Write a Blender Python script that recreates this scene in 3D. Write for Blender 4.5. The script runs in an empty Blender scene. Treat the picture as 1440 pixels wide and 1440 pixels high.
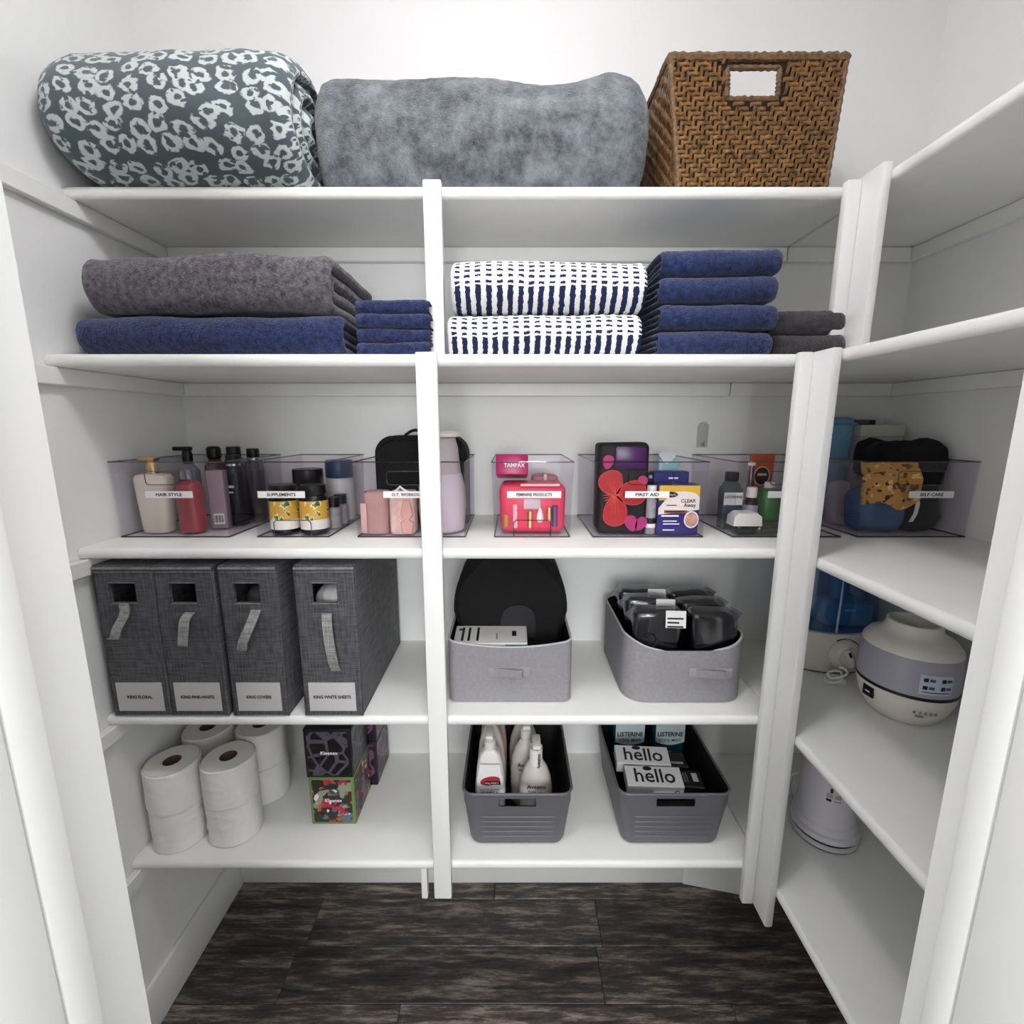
import bpy, bmesh, math, random
from mathutils import Vector, noise, Matrix
R = math.radians; PI = math.pi
random.seed(7)
S = bpy.context.scene; C = S.collection

# ------------------------------------------------------------ camera, sky, light, exposure
F_PX, PITCH, EYE = 660.0, R(10.47), 1.584
cam_d = bpy.data.cameras.new('camera'); cam = bpy.data.objects.new('camera', cam_d); C.objects.link(cam)
cam_d.sensor_width = 36.0; cam_d.lens = 36.0 * F_PX / 1440.0; cam_d.clip_start = 0.02
cam.location = (0, 0, EYE); cam.rotation_euler = (PI/2 - PITCH, 0, 0)
S.camera = cam
S.view_settings.view_transform = 'Standard'; S.view_settings.look = 'None'
S.view_settings.gamma = 1.0; S.view_settings.use_curve_mapping = False
S.view_settings.exposure = 0.36
S.cycles.transparent_max_bounces = 40
wd = bpy.data.worlds.new('hall_light'); S.world = wd; wd.use_nodes = True
wd.node_tree.nodes['Background'].inputs[0].default_value = (0.97, 0.98, 1.0, 1)
wd.node_tree.nodes['Background'].inputs[1].default_value = 1.4
LAMP_CLOSET, FILL_LAMP, FILL_W = 36.0, 40.0, 44.0
# added soft fill into the shelves from across the hall, behind the camera
wl = bpy.data.lights.new('hall_fill', 'AREA'); wl.shape = 'RECTANGLE'; wl.size = 1.3; wl.size_y = 1.2; wl.energy = FILL_W; wl.color = (.96, .98, 1.0)
wo = bpy.data.objects.new('hall_fill', wl); C.objects.link(wo); wo.location = (.1, -2.60, 1.75); wo.rotation_euler = (R(88), 0, 0)

# ------------------------------------------------------------ pixel helpers (photo taken as 1440 x 1440)
sp, cp = math.sin(PITCH), math.cos(PITCH)
def ray(u, v):
    dx = (u-720)/F_PX; dv = (v-720)/F_PX
    return dx, cp - dv*sp, -sp - dv*cp
def on_z(u, v, z):
    dx, dy, dz = ray(u, v); k = (z-EYE)/dz
    return dx*k, dy*k
def on_y(u, v, y):
    dx, dy, dz = ray(u, v); k = y/dy
    return dx*k, EYE + dz*k

# ------------------------------------------------------------ materials
def lin(c):
    return tuple(((x/12.92) if x <= .04045 else ((x+.055)/1.055)**2.4) for x in c)
def hexc(h):
    h = h.lstrip('#'); return lin(tuple(int(h[i:i+2], 16)/255 for i in (0, 2, 4)))
MATS = {}
def nd(nt, t, **kw):
    n = nt.nodes.new(t)
    for k, v in kw.items():
        if k.startswith('i_'): n.inputs[k[2:].replace('_', ' ')].default_value = v
        else: setattr(n, k, v)
    return n
def mat(name, hx, rough=.5, metal=0.0, var=0.0, vscale=20.0, bump=0.0, bscale=60.0, trans=0.0, sheen=0.0, emit=0.0, ior=1.45, stretch=None, coat=0.0):
    if name in MATS: return MATS[name]
    m = bpy.data.materials.new(name); m.use_nodes = True; nt = m.node_tree; L = nt.links
    b = nt.nodes['Principled BSDF']; col = hexc(hx)
    b.inputs['Base Color'].default_value = (*col, 1); b.inputs['Roughness'].default_value = rough
    b.inputs['Metallic'].default_value = metal; b.inputs['IOR'].default_value = ior
    b.inputs['Transmission Weight'].default_value = trans; b.inputs['Sheen Weight'].default_value = sheen
    b.inputs['Coat Weight'].default_value = coat
    if emit:
        b.inputs['Emission Color'].default_value = (*col, 1); b.inputs['Emission Strength'].default_value = emit
    if var or bump:
        tc = nd(nt, 'ShaderNodeTexCoord'); src = tc.outputs['Object']
        if stretch:
            mp = nd(nt, 'ShaderNodeMapping'); mp.inputs['Scale'].default_value = stretch
            L.new(src, mp.inputs[0]); src = mp.outputs[0]
        if var:
            n = nd(nt, 'ShaderNodeTexNoise'); n.inputs['Scale'].default_value = vscale; n.inputs['Detail'].default_value = 6
            L.new(src, n.inputs['Vector'])
            r = nd(nt, 'ShaderNodeValToRGB'); L.new(n.outputs['Fac'], r.inputs[0])
            r.color_ramp.elements[0].position = .3; r.color_ramp.elements[1].position = .7
            r.color_ramp.elements[0].color = (*[max(0, x*(1-var)) for x in col], 1)
            r.color_ramp.elements[1].color = (*[min(1, x*(1+var)) for x in col], 1)
            L.new(r.outputs[0], b.inputs['Base Color'])
        if bump:
            n2 = nd(nt, 'ShaderNodeTexNoise'); n2.inputs['Scale'].default_value = bscale; n2.inputs['Detail'].default_value = 4
            L.new(src, n2.inputs['Vector'])
            bp = nd(nt, 'ShaderNodeBump'); bp.inputs['Strength'].default_value = bump; bp.inputs['Distance'].default_value = .004
            L.new(n2.outputs['Fac'], bp.inputs['Height']); L.new(bp.outputs[0], b.inputs['Normal'])
    MATS[name] = m; return m

def clear_mat(name, hx, refl=.35, rough=.03, lo=.05):
    m = bpy.data.materials.new(name); m.use_nodes = True; nt = m.node_tree; L = nt.links
    nt.nodes.remove(nt.nodes['Principled BSDF']); out = nt.nodes['Material Output']
    t = nd(nt, 'ShaderNodeBsdfTransparent'); t.inputs[0].default_value = (*hexc(hx), 1)
    g = nd(nt, 'ShaderNodeBsdfGlossy'); g.inputs['Roughness'].default_value = rough; g.inputs[0].default_value = (.9, .9, .92, 1)
    lw = nd(nt, 'ShaderNodeLayerWeight'); lw.inputs[0].default_value = .3
    mr = nd(nt, 'ShaderNodeMapRange'); mr.inputs[3].default_value = lo; mr.inputs[4].default_value = refl
    L.new(lw.outputs['Facing'], mr.inputs[0])
    mx = nd(nt, 'ShaderNodeMixShader'); L.new(mr.outputs[0], mx.inputs[0]); L.new(t.outputs[0], mx.inputs[1]); L.new(g.outputs[0], mx.inputs[2])
    L.new(mx.outputs[0], out.inputs[0]); MATS[name] = m; return m

M_wall = mat('painted_wall', '#eeeeec', .75, bump=.12, bscale=90)
M_ceil = mat('painted_ceiling', '#f0f0ee', .8)
M_trim = mat('gloss_white_trim', '#f1f1ef', .32, bump=.04, bscale=30)
M_shelf = mat('white_shelf_paint', '#f0f0ec', .34, var=.03, vscale=8)
M_base = mat('baseboard_paint', '#eeeeec', .4)
M_clear = clear_mat('clear_acrylic', '#fdfcfd', .15, lo=.003)
M_cleardk = clear_mat('acrylic_edge', '#aeabb2', .4, lo=.05)
M_tint = clear_mat('smoky_acrylic', '#f8f7f9', .15, lo=.003)
M_edge = mat('dark_acrylic_edge', '#3a383c', .2)
M_film = clear_mat('plastic_film', '#dcdce2', .5, .12, lo=.10)
M_label = mat('paper_label', '#eceae8', .6)
M_ink = mat('black_ink', '#161616', .6)
M_inkw = mat('white_ink', '#f4f2f2', .6)
M_black = mat('black_plastic', '#0d0d0f', .35)
M_blackcloth = mat('black_cloth', '#0b0b0d', .9, var=.3, vscale=40, bump=.3, bscale=150)
M_chrome = mat('chrome', '#d8d8da', .2, metal=1)
M_white = mat('white_plastic', '#e9e7e2', .35)
M_gold = mat('gold_metal', '#c9a878', .3, metal=.9)

def weave_mat(name, hx, var=.45, scale=260):
    m = bpy.data.materials.new(name); m.use_nodes = True; nt = m.node_tree; L = nt.links
    b = nt.nodes['Principled BSDF']; col = hexc(hx); b.inputs['Roughness'].default_value = .85; b.inputs['Sheen Weight'].default_value = .1
    tc = nd(nt, 'ShaderNodeTexCoord')
    ns = []
    for st in ((1, 1, .08), (.08, .08, 1)):
        mp = nd(nt, 'ShaderNodeMapping'); mp.inputs['Scale'].default_value = st; L.new(tc.outputs['Object'], mp.inputs[0])
        n = nd(nt, 'ShaderNodeTexNoise'); n.inputs['Scale'].default_value = scale; n.inputs['Detail'].default_value = 2; L.new(mp.outputs[0], n.inputs['Vector']); ns.append(n)
    mm = nd(nt, 'ShaderNodeMath', operation='ADD'); L.new(ns[0].outputs['Fac'], mm.inputs[0]); L.new(ns[1].outputs['Fac'], mm.inputs[1])
    r = nd(nt, 'ShaderNodeValToRGB'); mr = nd(nt, 'ShaderNodeMath', operation='MULTIPLY'); mr.inputs[1].default_value = .5
    L.new(mm.outputs[0], mr.inputs[0]); L.new(mr.outputs[0], r.inputs[0])
    r.color_ramp.elements[0].position = .38; r.color_ramp.elements[1].position = .62
    r.color_ramp.elements[0].color = (*[x*(1-var) for x in col], 1); r.color_ramp.elements[1].color = (*[min(1, x*(1+var)) for x in col], 1)
    L.new(r.outputs[0], b.inputs['Base Color'])
    bp = nd(nt, 'ShaderNodeBump'); bp.inputs['Strength'].default_value = .3; bp.inputs['Distance'].default_value = .002
    L.new(mm.outputs[0], bp.inputs['Height']); L.new(bp.outputs[0], b.inputs['Normal'])
    MATS[name] = m; return m

def pile_mat(name, hx, hx2, scale=55, bump=.7, fine=420):
    """terry / fleece pile: patchy nap in two tones of the cloth and fine relief"""
    m = bpy.data.materials.new(name); m.use_nodes = True; nt = m.node_tree; L = nt.links
    b = nt.nodes['Principled BSDF']; b.inputs['Roughness'].default_value = .95; b.inputs['Sheen Weight'].default_value = .25
    b.inputs['Specular IOR Level'].default_value = .1
    tc = nd(nt, 'ShaderNodeTexCoord')
    n = nd(nt, 'ShaderNodeTexNoise'); n.inputs['Scale'].default_value = scale; n.inputs['Detail'].default_value = 8; n.inputs['Roughness'].default_value = .75
    L.new(tc.outputs['Object'], n.inputs['Vector'])
    r = nd(nt, 'ShaderNodeValToRGB'); L.new(n.outputs['Fac'], r.inputs[0])
    r.color_ramp.elements[0].position = .36; r.color_ramp.elements[1].position = .64
    r.color_ramp.elements[0].color = (*hexc(hx), 1); r.color_ramp.elements[1].color = (*hexc(hx2), 1)
    L.new(r.outputs[0], b.inputs['Base Color'])
    f = nd(nt, 'ShaderNodeTexNoise'); f.inputs['Scale'].default_value = fine; f.inputs['Detail'].default_value = 3
    L.new(tc.outputs['Object'], f.inputs['Vector'])
    bp = nd(nt, 'ShaderNodeBump'); bp.inputs['Strength'].default_value = bump; bp.inputs['Distance'].default_value = .004
    L.new(f.outputs['Fac'], bp.inputs['Height']); L.new(bp.outputs[0], b.inputs['Normal'])
    MATS[name] = m; return m

def leopard_mat():
    m = bpy.data.materials.new('leopard_fleece'); m.use_nodes = True; nt = m.node_tree; L = nt.links
    b = nt.nodes['Principled BSDF']; b.inputs['Roughness'].default_value = .9; b.inputs['Sheen Weight'].default_value = .3
    b.inputs['Specular IOR Level'].default_value = .1
    uv = nd(nt, 'ShaderNodeUVMap'); mp = nd(nt, 'ShaderNodeMapping'); mp.inputs['Scale'].default_value = (23, 31, 1); L.new(uv.outputs[0], mp.inputs[0])
    nz = nd(nt, 'ShaderNodeTexNoise'); nz.inputs['Scale'].default_value = 1.6; nz.inputs['Detail'].default_value = 3; L.new(mp.outputs[0], nz.inputs['Vector'])
    sb = nd(nt, 'ShaderNodeVectorMath', operation='SUBTRACT'); sb.inputs[1].default_value = (.5, .5, .5); L.new(nz.outputs['Color'], sb.inputs[0])
    sc = nd(nt, 'ShaderNodeVectorMath', operation='SCALE'); sc.inputs['Scale'].default_value = .65; L.new(sb.outputs[0], sc.inputs[0])
    ad = nd(nt, 'ShaderNodeVectorMath', operation='ADD'); L.new(mp.outputs[0], ad.inputs[0]); L.new(sc.outputs[0], ad.inputs[1])
    vo = nd(nt, 'ShaderNodeTexVoronoi'); vo.voronoi_dimensions = '2D'; vo.inputs['Scale'].default_value = 1.0; vo.inputs['Randomness'].default_value = .55
    L.new(ad.outputs[0], vo.inputs['Vector'])
    r = nd(nt, 'ShaderNodeValToRGB'); L.new(vo.outputs['Distance'], r.inputs[0]); cr = r.color_ramp
    cr.elements[0].position = 0; cr.elements[0].color = (0, 0, 0, 1); cr.elements[1].position = .16; cr.elements[1].color = (0, 0, 0, 1)
    for p, v in ((.22, 1), (.41, 1), (.47, 0)):
        e = cr.elements.new(p); e.color = (v, v, v, 1)
    n2 = nd(nt, 'ShaderNodeTexNoise'); n2.inputs['Scale'].default_value = 2.1; L.new(mp.outputs[0], n2.inputs['Vector'])
    gt = nd(nt, 'ShaderNodeMapRange'); gt.inputs[1].default_value = .38; gt.inputs[2].default_value = .43; L.new(n2.outputs['Fac'], gt.inputs[0])
    mu = nd(nt, 'ShaderNodeMath', operation='MULTIPLY'); L.new(r.outputs[0], mu.inputs[0]); L.new(gt.outputs[0], mu.inputs[1])
    mx = nd(nt, 'ShaderNodeMix', data_type='RGBA'); mx.inputs[6].default_value = (*hexc('#525e62'), 1); mx.inputs[7].default_value = (*hexc('#c9d1d0'), 1)
    L.new(mu.outputs[0], mx.inputs[0]); L.new(mx.outputs[2], b.inputs['Base Color'])
    f = nd(nt, 'ShaderNodeTexNoise'); f.inputs['Scale'].default_value = 500; L.new(uv.outputs[0], f.inputs['Vector'])
    bp = nd(nt, 'ShaderNodeBump'); bp.inputs['Strength'].default_value = .4; bp.inputs['Distance'].default_value = .003
    L.new(f.outputs['Fac'], bp.inputs['Height']); L.new(bp.outputs[0], b.inputs['Normal'])
    return m

def dash_mat():
    """white towel printed with navy dashes: small broken checks above, long ragged dashes on the front fold"""
    m = bpy.data.materials.new('navy_dash_terry'); m.use_nodes = True; nt = m.node_tree; L = nt.links
    b = nt.nodes['Principled BSDF']; b.inputs['Roughness'].default_value = .95; b.inputs['Specular IOR Level'].default_value = .1
    uv = nd(nt, 'ShaderNodeUVMap')
    nz = nd(nt, 'ShaderNodeTexNoise'); nz.inputs['Scale'].default_value = 110; L.new(uv.outputs[0], nz.inputs['Vector'])
    sb = nd(nt, 'ShaderNodeVectorMath', operation='SUBTRACT'); sb.inputs[1].default_value = (.5, .5, .5); L.new(nz.outputs['Color'], sb.inputs[0])
    sc = nd(nt, 'ShaderNodeVectorMath', operation='SCALE'); sc.inputs['Scale'].default_value = .007; L.new(sb.outputs[0], sc.inputs[0])
    ad = nd(nt, 'ShaderNodeVectorMath', operation='ADD'); L.new(uv.outputs[0], ad.inputs[0]); L.new(sc.outputs[0], ad.inputs[1])
    sx = nd(nt, 'ShaderNodeSeparateXYZ'); L.new(ad.outputs[0], sx.inputs[0])
    def math2(op, a, v, clampv=False):
        n = nd(nt, 'ShaderNodeMath', operation=op)
        for i, q in enumerate((a, v)):
            if isinstance(q, (int, float)): n.inputs[i].default_value = q
            else: L.new(q, n.inputs[i])
        return n.outputs[0]
    def stripe(src, per, duty):
        return math2('LESS_THAN', math2('FRACT', math2('ADD', math2('DIVIDE', src, per), 50.0), 0), duty)
    col = stripe(sx.outputs[0], .0215, .52)
    low = math2('LESS_THAN', sx.outputs[1], -.004)
    row = stripe(sx.outputs[1], .0115, .45)
    fin = math2('MULTIPLY', col, math2('MAXIMUM', low, row))
    mx = nd(nt, 'ShaderNodeMix', data_type='RGBA'); mx.inputs[6].default_value = (*hexc('#eeeceb'), 1); mx.inputs[7].default_value = (*hexc('#27304f'), 1)
    L.new(fin, mx.inputs[0]); L.new(mx.outputs[2], b.inputs['Base Color'])
    f = nd(nt, 'ShaderNodeTexNoise'); f.inputs['Scale'].default_value = 350; L.new(uv.outputs[0], f.inputs['Vector'])
    bp = nd(nt, 'ShaderNodeBump'); bp.inputs['Strength'].default_value = .6; bp.inputs['Distance'].default_value = .004
    L.new(f.outputs['Fac'], bp.inputs['Height']); L.new(bp.outputs[0], b.inputs['Normal'])
    return m

def blotch_mat(name, base, cols, scale=30, rough=.45):
    """printed carton / cloth: soft patches of several flat inks"""
    m = bpy.data.materials.new(name); m.use_nodes = True; nt = m.node_tree; L = nt.links
    b = nt.nodes['Principled BSDF']; b.inputs['Roughness'].default_value = rough
    tc = nd(nt, 'ShaderNodeTexCoord'); last = None
    base_rgb = nd(nt, 'ShaderNodeRGB'); base_rgb.outputs[0].default_value = (*hexc(base), 1); last = base_rgb.outputs[0]
    for k, (hx, thr) in enumerate(cols):
        mp = nd(nt, 'ShaderNodeMapping'); mp.inputs['Location'].default_value = (k*3.7, k*1.9, k*5.3); L.new(tc.outputs['Object'], mp.inputs[0])
        n = nd(nt, 'ShaderNodeTexNoise'); n.inputs['Scale'].default_value = scale*(1+.25*k); n.inputs['Detail'].default_value = 1.5; L.new(mp.outputs[0], n.inputs['Vector'])
        mr = nd(nt, 'ShaderNodeMapRange'); mr.inputs[1].default_value = thr; mr.inputs[2].default_value = thr+.02; L.new(n.outputs['Fac'], mr.inputs[0])
        mx = nd(nt, 'ShaderNodeMix', data_type='RGBA'); L.new(mr.outputs[0], mx.inputs[0]); L.new(last, mx.inputs[6]); mx.inputs[7].default_value = (*hexc(hx), 1)
        last = mx.outputs[2]
    L.new(last, b.inputs['Base Color']); MATS[name] = m; return m

# ------------------------------------------------------------ mesh helpers
class MB:
    def __init__(s): s.v = []; s.f = []; s.uv = {}
    def add(s, vs, fs):
        o = len(s.v); s.v += [tuple(p) for p in vs]; s.f += [tuple(i+o for i in f) for f in fs]; return s
    def box(s, x0, x1, y0, y1, z0, z1):
        return s.add([(x, y, z) for z in (z0, z1) for y in (y0, y1) for x in (x0, x1)],
                     [(0, 2, 3, 1), (4, 5, 7, 6), (0, 1, 5, 4), (2, 6, 7, 3), (0, 4, 6, 2), (1, 3, 7, 5)])
    def rbox(s, x0, x1, y0, y1, z0, z1, r=.003, seg=2):
        bm = bmesh.new(); bmesh.ops.create_cube(bm, size=1)
        for v in bm.verts:
            v.co = Vector(((x0+x1)/2 + v.co.x*(x1-x0), (y0+y1)/2 + v.co.y*(y1-y0), (z0+z1)/2 + v.co.z*(z1-z0)))
        bmesh.ops.bevel(bm, geom=bm.edges[:], offset=r, segments=seg, profile=.5, affect='EDGES')
        bm.verts.index_update(); s.add([v.co[:] for v in bm.verts], [[v.index for v in f.verts] for f in bm.faces]); bm.free(); return s
    def lathe(s, prof, cx=0, cy=0, seg=32, sx=1, sy=1, cap0=True, cap1=True):
        vs, fs = [], []; n = len(prof)
        for r, z in prof:
            for k in range(seg):
                a = 2*PI*k/seg; vs.append((cx+r*sx*math.cos(a), cy+r*sy*math.sin(a), z))
        for i in range(n-1):
            for k in range(seg):
                k2 = (k+1) % seg; fs.append((i*seg+k, i*seg+k2, (i+1)*seg+k2, (i+1)*seg+k))
        if cap0: fs.append(tuple(reversed(range(seg))))
        if cap1: fs.append(tuple((n-1)*seg+k for k in range(seg)))
        return s.add(vs, fs)
    def loft(s, rings, cap0=True, cap1=True):
        n = len(rings[0]); vs = [p for r in rings for p in r]; fs = []
        for i in range(len(rings)-1):
            for k in range(n):
                k2 = (k+1) % n; fs.append((i*n+k, i*n+k2, (i+1)*n+k2, (i+1)*n+k))
        if cap0: fs.append(tuple(reversed(range(n))))
        if cap1: fs.append(tuple((len(rings)-1)*n+k for k in range(n)))
        return s.add(vs, fs)
    def prism_y(s, pts, y0, y1):          # outline in x,z pushed through y
        n = len(pts); vs = [(x, y0, z) for x, z in pts]+[(x, y1, z) for x, z in pts]
        fs = [tuple(range(n)), tuple(reversed(range(n, 2*n)))]+[(i, n+i, n+(i+1) % n, (i+1) % n) for i in range(n)]
        return s.add(vs, fs)
    def prism_x(s, pts, x0, x1):          # outline in y,z pushed through x
        n = len(pts); vs = [(x0, y, z) for y, z in pts]+[(x1, y, z) for y, z in pts]
        fs = [tuple(range(n)), tuple(reversed(range(n, 2*n)))]+[(i, n+i, n+(i+1) % n, (i+1) % n) for i in range(n)]
        return s.add(vs, fs)
    def tube(s, path, r, seg=8, closed=False, cap=True):
        P = [Vector(p) for p in path]; rings = []; n = len(P); up = Vector((0, 0, 1))
        for i, p in enumerate(P):
            a = P[(i-1) % n] if (i or closed) else p; b_ = P[(i+1) % n] if (i < n-1 or closed) else p
            t = (b_-a).normalized(); q = t.cross(up)
            if q.length < .05: q = t.cross(Vector((0, 1, 0)))
            q.normalize(); w = t.cross(q).normalized(); rr = r[i] if isinstance(r, (list, tuple)) else r
            rings.append([tuple(p + q*math.cos(2*PI*k/seg)*rr + w*math.sin(2*PI*k/seg)*rr) for k in range(seg)])
        if closed: rings.append(rings[0]); return s.loft(rings, False, False)
        return s.loft(rings, cap, cap)
    def ribbon(s, path, w, t=.002, axis=(1, 0, 0)):       # flat strap swept along a path
        ax = Vector(axis); P = [Vector(p) for p in path]; rings = []
        for i, p in enumerate(P):
            d = (P[min(i+1, len(P)-1)]-P[max(i-1, 0)]).normalized(); nrm = d.cross(ax).normalized()
            rings.append([tuple(p+ax*w/2+nrm*t/2), tuple(p-ax*w/2+nrm*t/2), tuple(p-ax*w/2-nrm*t/2), tuple(p+ax*w/2-nrm*t/2)])
        return s.loft(rings)
    def xf(s, fn): s.v = [tuple(fn(*p)) for p in s.v]; return s
    def rot(s, m, about=(0, 0, 0)):
        o = Vector(about); s.v = [tuple(m @ (Vector(p)-o)+o) for p in s.v]; return s
    def wobble(s, amp, freq, seed=0, zmin=None):
        o = Vector((seed*3.1, seed*1.7, seed*.9)); out = []
        for p in s.v:
            q = Vector(p); q = q + noise.noise_vector(q*freq+o)*amp
            if zmin is not None and q.z < zmin: q.z = zmin
            out.append(tuple(q))
        s.v = out; return s

def link(name, me, m, parent=None, loc=None, smooth=35):
    o = bpy.data.objects.new(name, me); C.objects.link(o)
    if m is not None:
        me.materials.clear(); me.materials.append(m)
    if parent is not None: o.parent = parent
    if loc is not None: o.location = loc
    if smooth:
        me.polygons.foreach_set('use_smooth', [True]*len(me.polygons))
        me.set_sharp_from_angle(angle=R(smooth))
    return o
def obj(name, mb, m, parent=None, loc=None, smooth=35, fix=True):
    me = bpy.data.meshes.new(name); me.from_pydata(mb.v, [], mb.f)
    if fix:
        bm = bmesh.new(); bm.from_mesh(me); bmesh.ops.recalc_face_normals(bm, faces=bm.faces); bm.to_mesh(me); bm.free()
    if mb.uv:
        lay = me.uv_layers.new(name='UVMap')
        for l in me.loops: lay.data[l.index].uv = mb.uv.get(l.vertex_index, (0, 0))
    me.update()
    return link(name, me, m, parent, loc, smooth)
def tag(o, label=None, cat=None, group=None, kind=None):
    if label: o['label'] = label
    if cat: o['category'] = cat
    if group: o['group'] = group
    if kind: o['kind'] = kind
    return o
def thing(name, label, cat, loc=(0, 0, 0), rz=0, group=None):
    o = bpy.data.objects.new(name, None); C.objects.link(o); o.location = loc; o.rotation_euler = (0, 0, rz); o.empty_display_size = .05
    return tag(o, label, cat, group)
def dup(root, loc, rz=None, label=None, group=None):
    r = root.copy(); C.objects.link(r); r.location = loc
    if rz is not None: r.rotation_euler = (0, 0, rz)
    if label: r['label'] = label
    if group: r['group'] = group
    for ch in list(root.children):
        c = ch.copy(); C.objects.link(c); c.parent = r
        for g in list(ch.children):
            d = g.copy(); C.objects.link(d); d.parent = c
    return r
def struct(name, mb, m, label, cat, smooth=35):
    return tag(obj(name, mb, m, None, None, smooth), label, cat, None, 'structure')

DG = None
def text_mesh(body, width=None, height=None, bold=0.0):
    cu = bpy.data.curves.new('lettering', 'FONT'); cu.body = body; cu.align_x = 'CENTER'; cu.align_y = 'CENTER'; cu.resolution_u = 2; cu.offset = bold
    o = bpy.data.objects.new('lettering', cu); C.objects.link(o)
    dg = bpy.context.evaluated_depsgraph_get(); me = bpy.data.meshes.new_from_object(o.evaluated_get(dg))
    bpy.data.objects.remove(o); bpy.data.curves.remove(cu)
    vs = [v.co.copy() for v in me.vertices]; fs = [tuple(p.vertices) for p in me.polygons]; bpy.data.meshes.remove(me)
    if not vs: return MB()
    x0, x1 = min(v.x for v in vs), max(v.x for v in vs); y0, y1 = min(v.y for v in vs), max(v.y for v in vs)
    sx = (width/(x1-x0)) if width else height/(y1-y0); sy = (height/(y1-y0)) if height else sx
    mb = MB(); mb.add([((v.x-(x0+x1)/2)*sx, 0, (v.y-(y0+y1)/2)*sy) for v in vs], fs); return mb
def text(body, m, parent, x, y, z, width=None, height=None, bold=.0, rotm=None, name='lettering'):
    mb = text_mesh(body, width, height, bold)
    if rotm is not None: mb.rot(rotm)
    mb.xf(lambda a, b, c: (a+x, b+y, c+z))
    return obj(name, mb, m, parent, None, 0, fix=False)

def rrect(x0, x1, y0, y1, r, n=5):
    pts = []
    for cx, cy, a0 in ((x1-r, y1-r, 0), (x0+r, y1-r, 90), (x0+r, y0+r, 180), (x1-r, y0+r, 270)):
        for k in range(n+1):
            a = R(a0+90*k/n); pts.append((cx+r*math.cos(a), cy+r*math.sin(a)))
    return pts
def keyhole(outer, inner):
    """one outline with a hole: outer ccw, inner walked cw, joined by a slit"""
    inner = list(reversed(inner)); o0 = outer[0]
    k = min(range(len(inner)), key=lambda i: (inner[i][0]-o0[0])**2+(inner[i][1]-o0[1])**2)
    inner = inner[k:]+inner[:k]
    return outer+[o0]+inner+[inner[0]]
def plate_hole(x0, x1, z0, z1, hx0, hx1, hz0, hz1, y0, y1, r=.006):
    """panel in x,z with a rounded rectangular hole, quads between two rings, both faces and both rims"""
    n = 5; hole = rrect(hx0, hx1, hz0, hz1, r, n); corners = [(x1, z1), (x0, z1), (x0, z0), (x1, z0)]
    out = []
    for q in range(4):
        for k in range(n+1): out.append(corners[q])
    N = len(hole); vs = [(x, y0, z) for x, z in out]+[(x, y0, z) for x, z in hole]+[(x, y1, z) for x, z in out]+[(x, y1, z) for x, z in hole]
    fs = []
    for i in range(N):
        j = (i+1) % N
        same = out[i] == out[j]
        fs.append((i, N+i, N+j) if same else (i, N+i, N+j, j))
        fs.append((2*N+i, 3*N+j, 3*N+i) if same else (2*N+i, 2*N+j, 3*N+j, 3*N+i))
        fs.append((N+i, 3*N+i, 3*N+j, N+j))
        if not same: fs.append((i, j, 2*N+j, 2*N+i))
    return MB().add(vs, fs)

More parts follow.
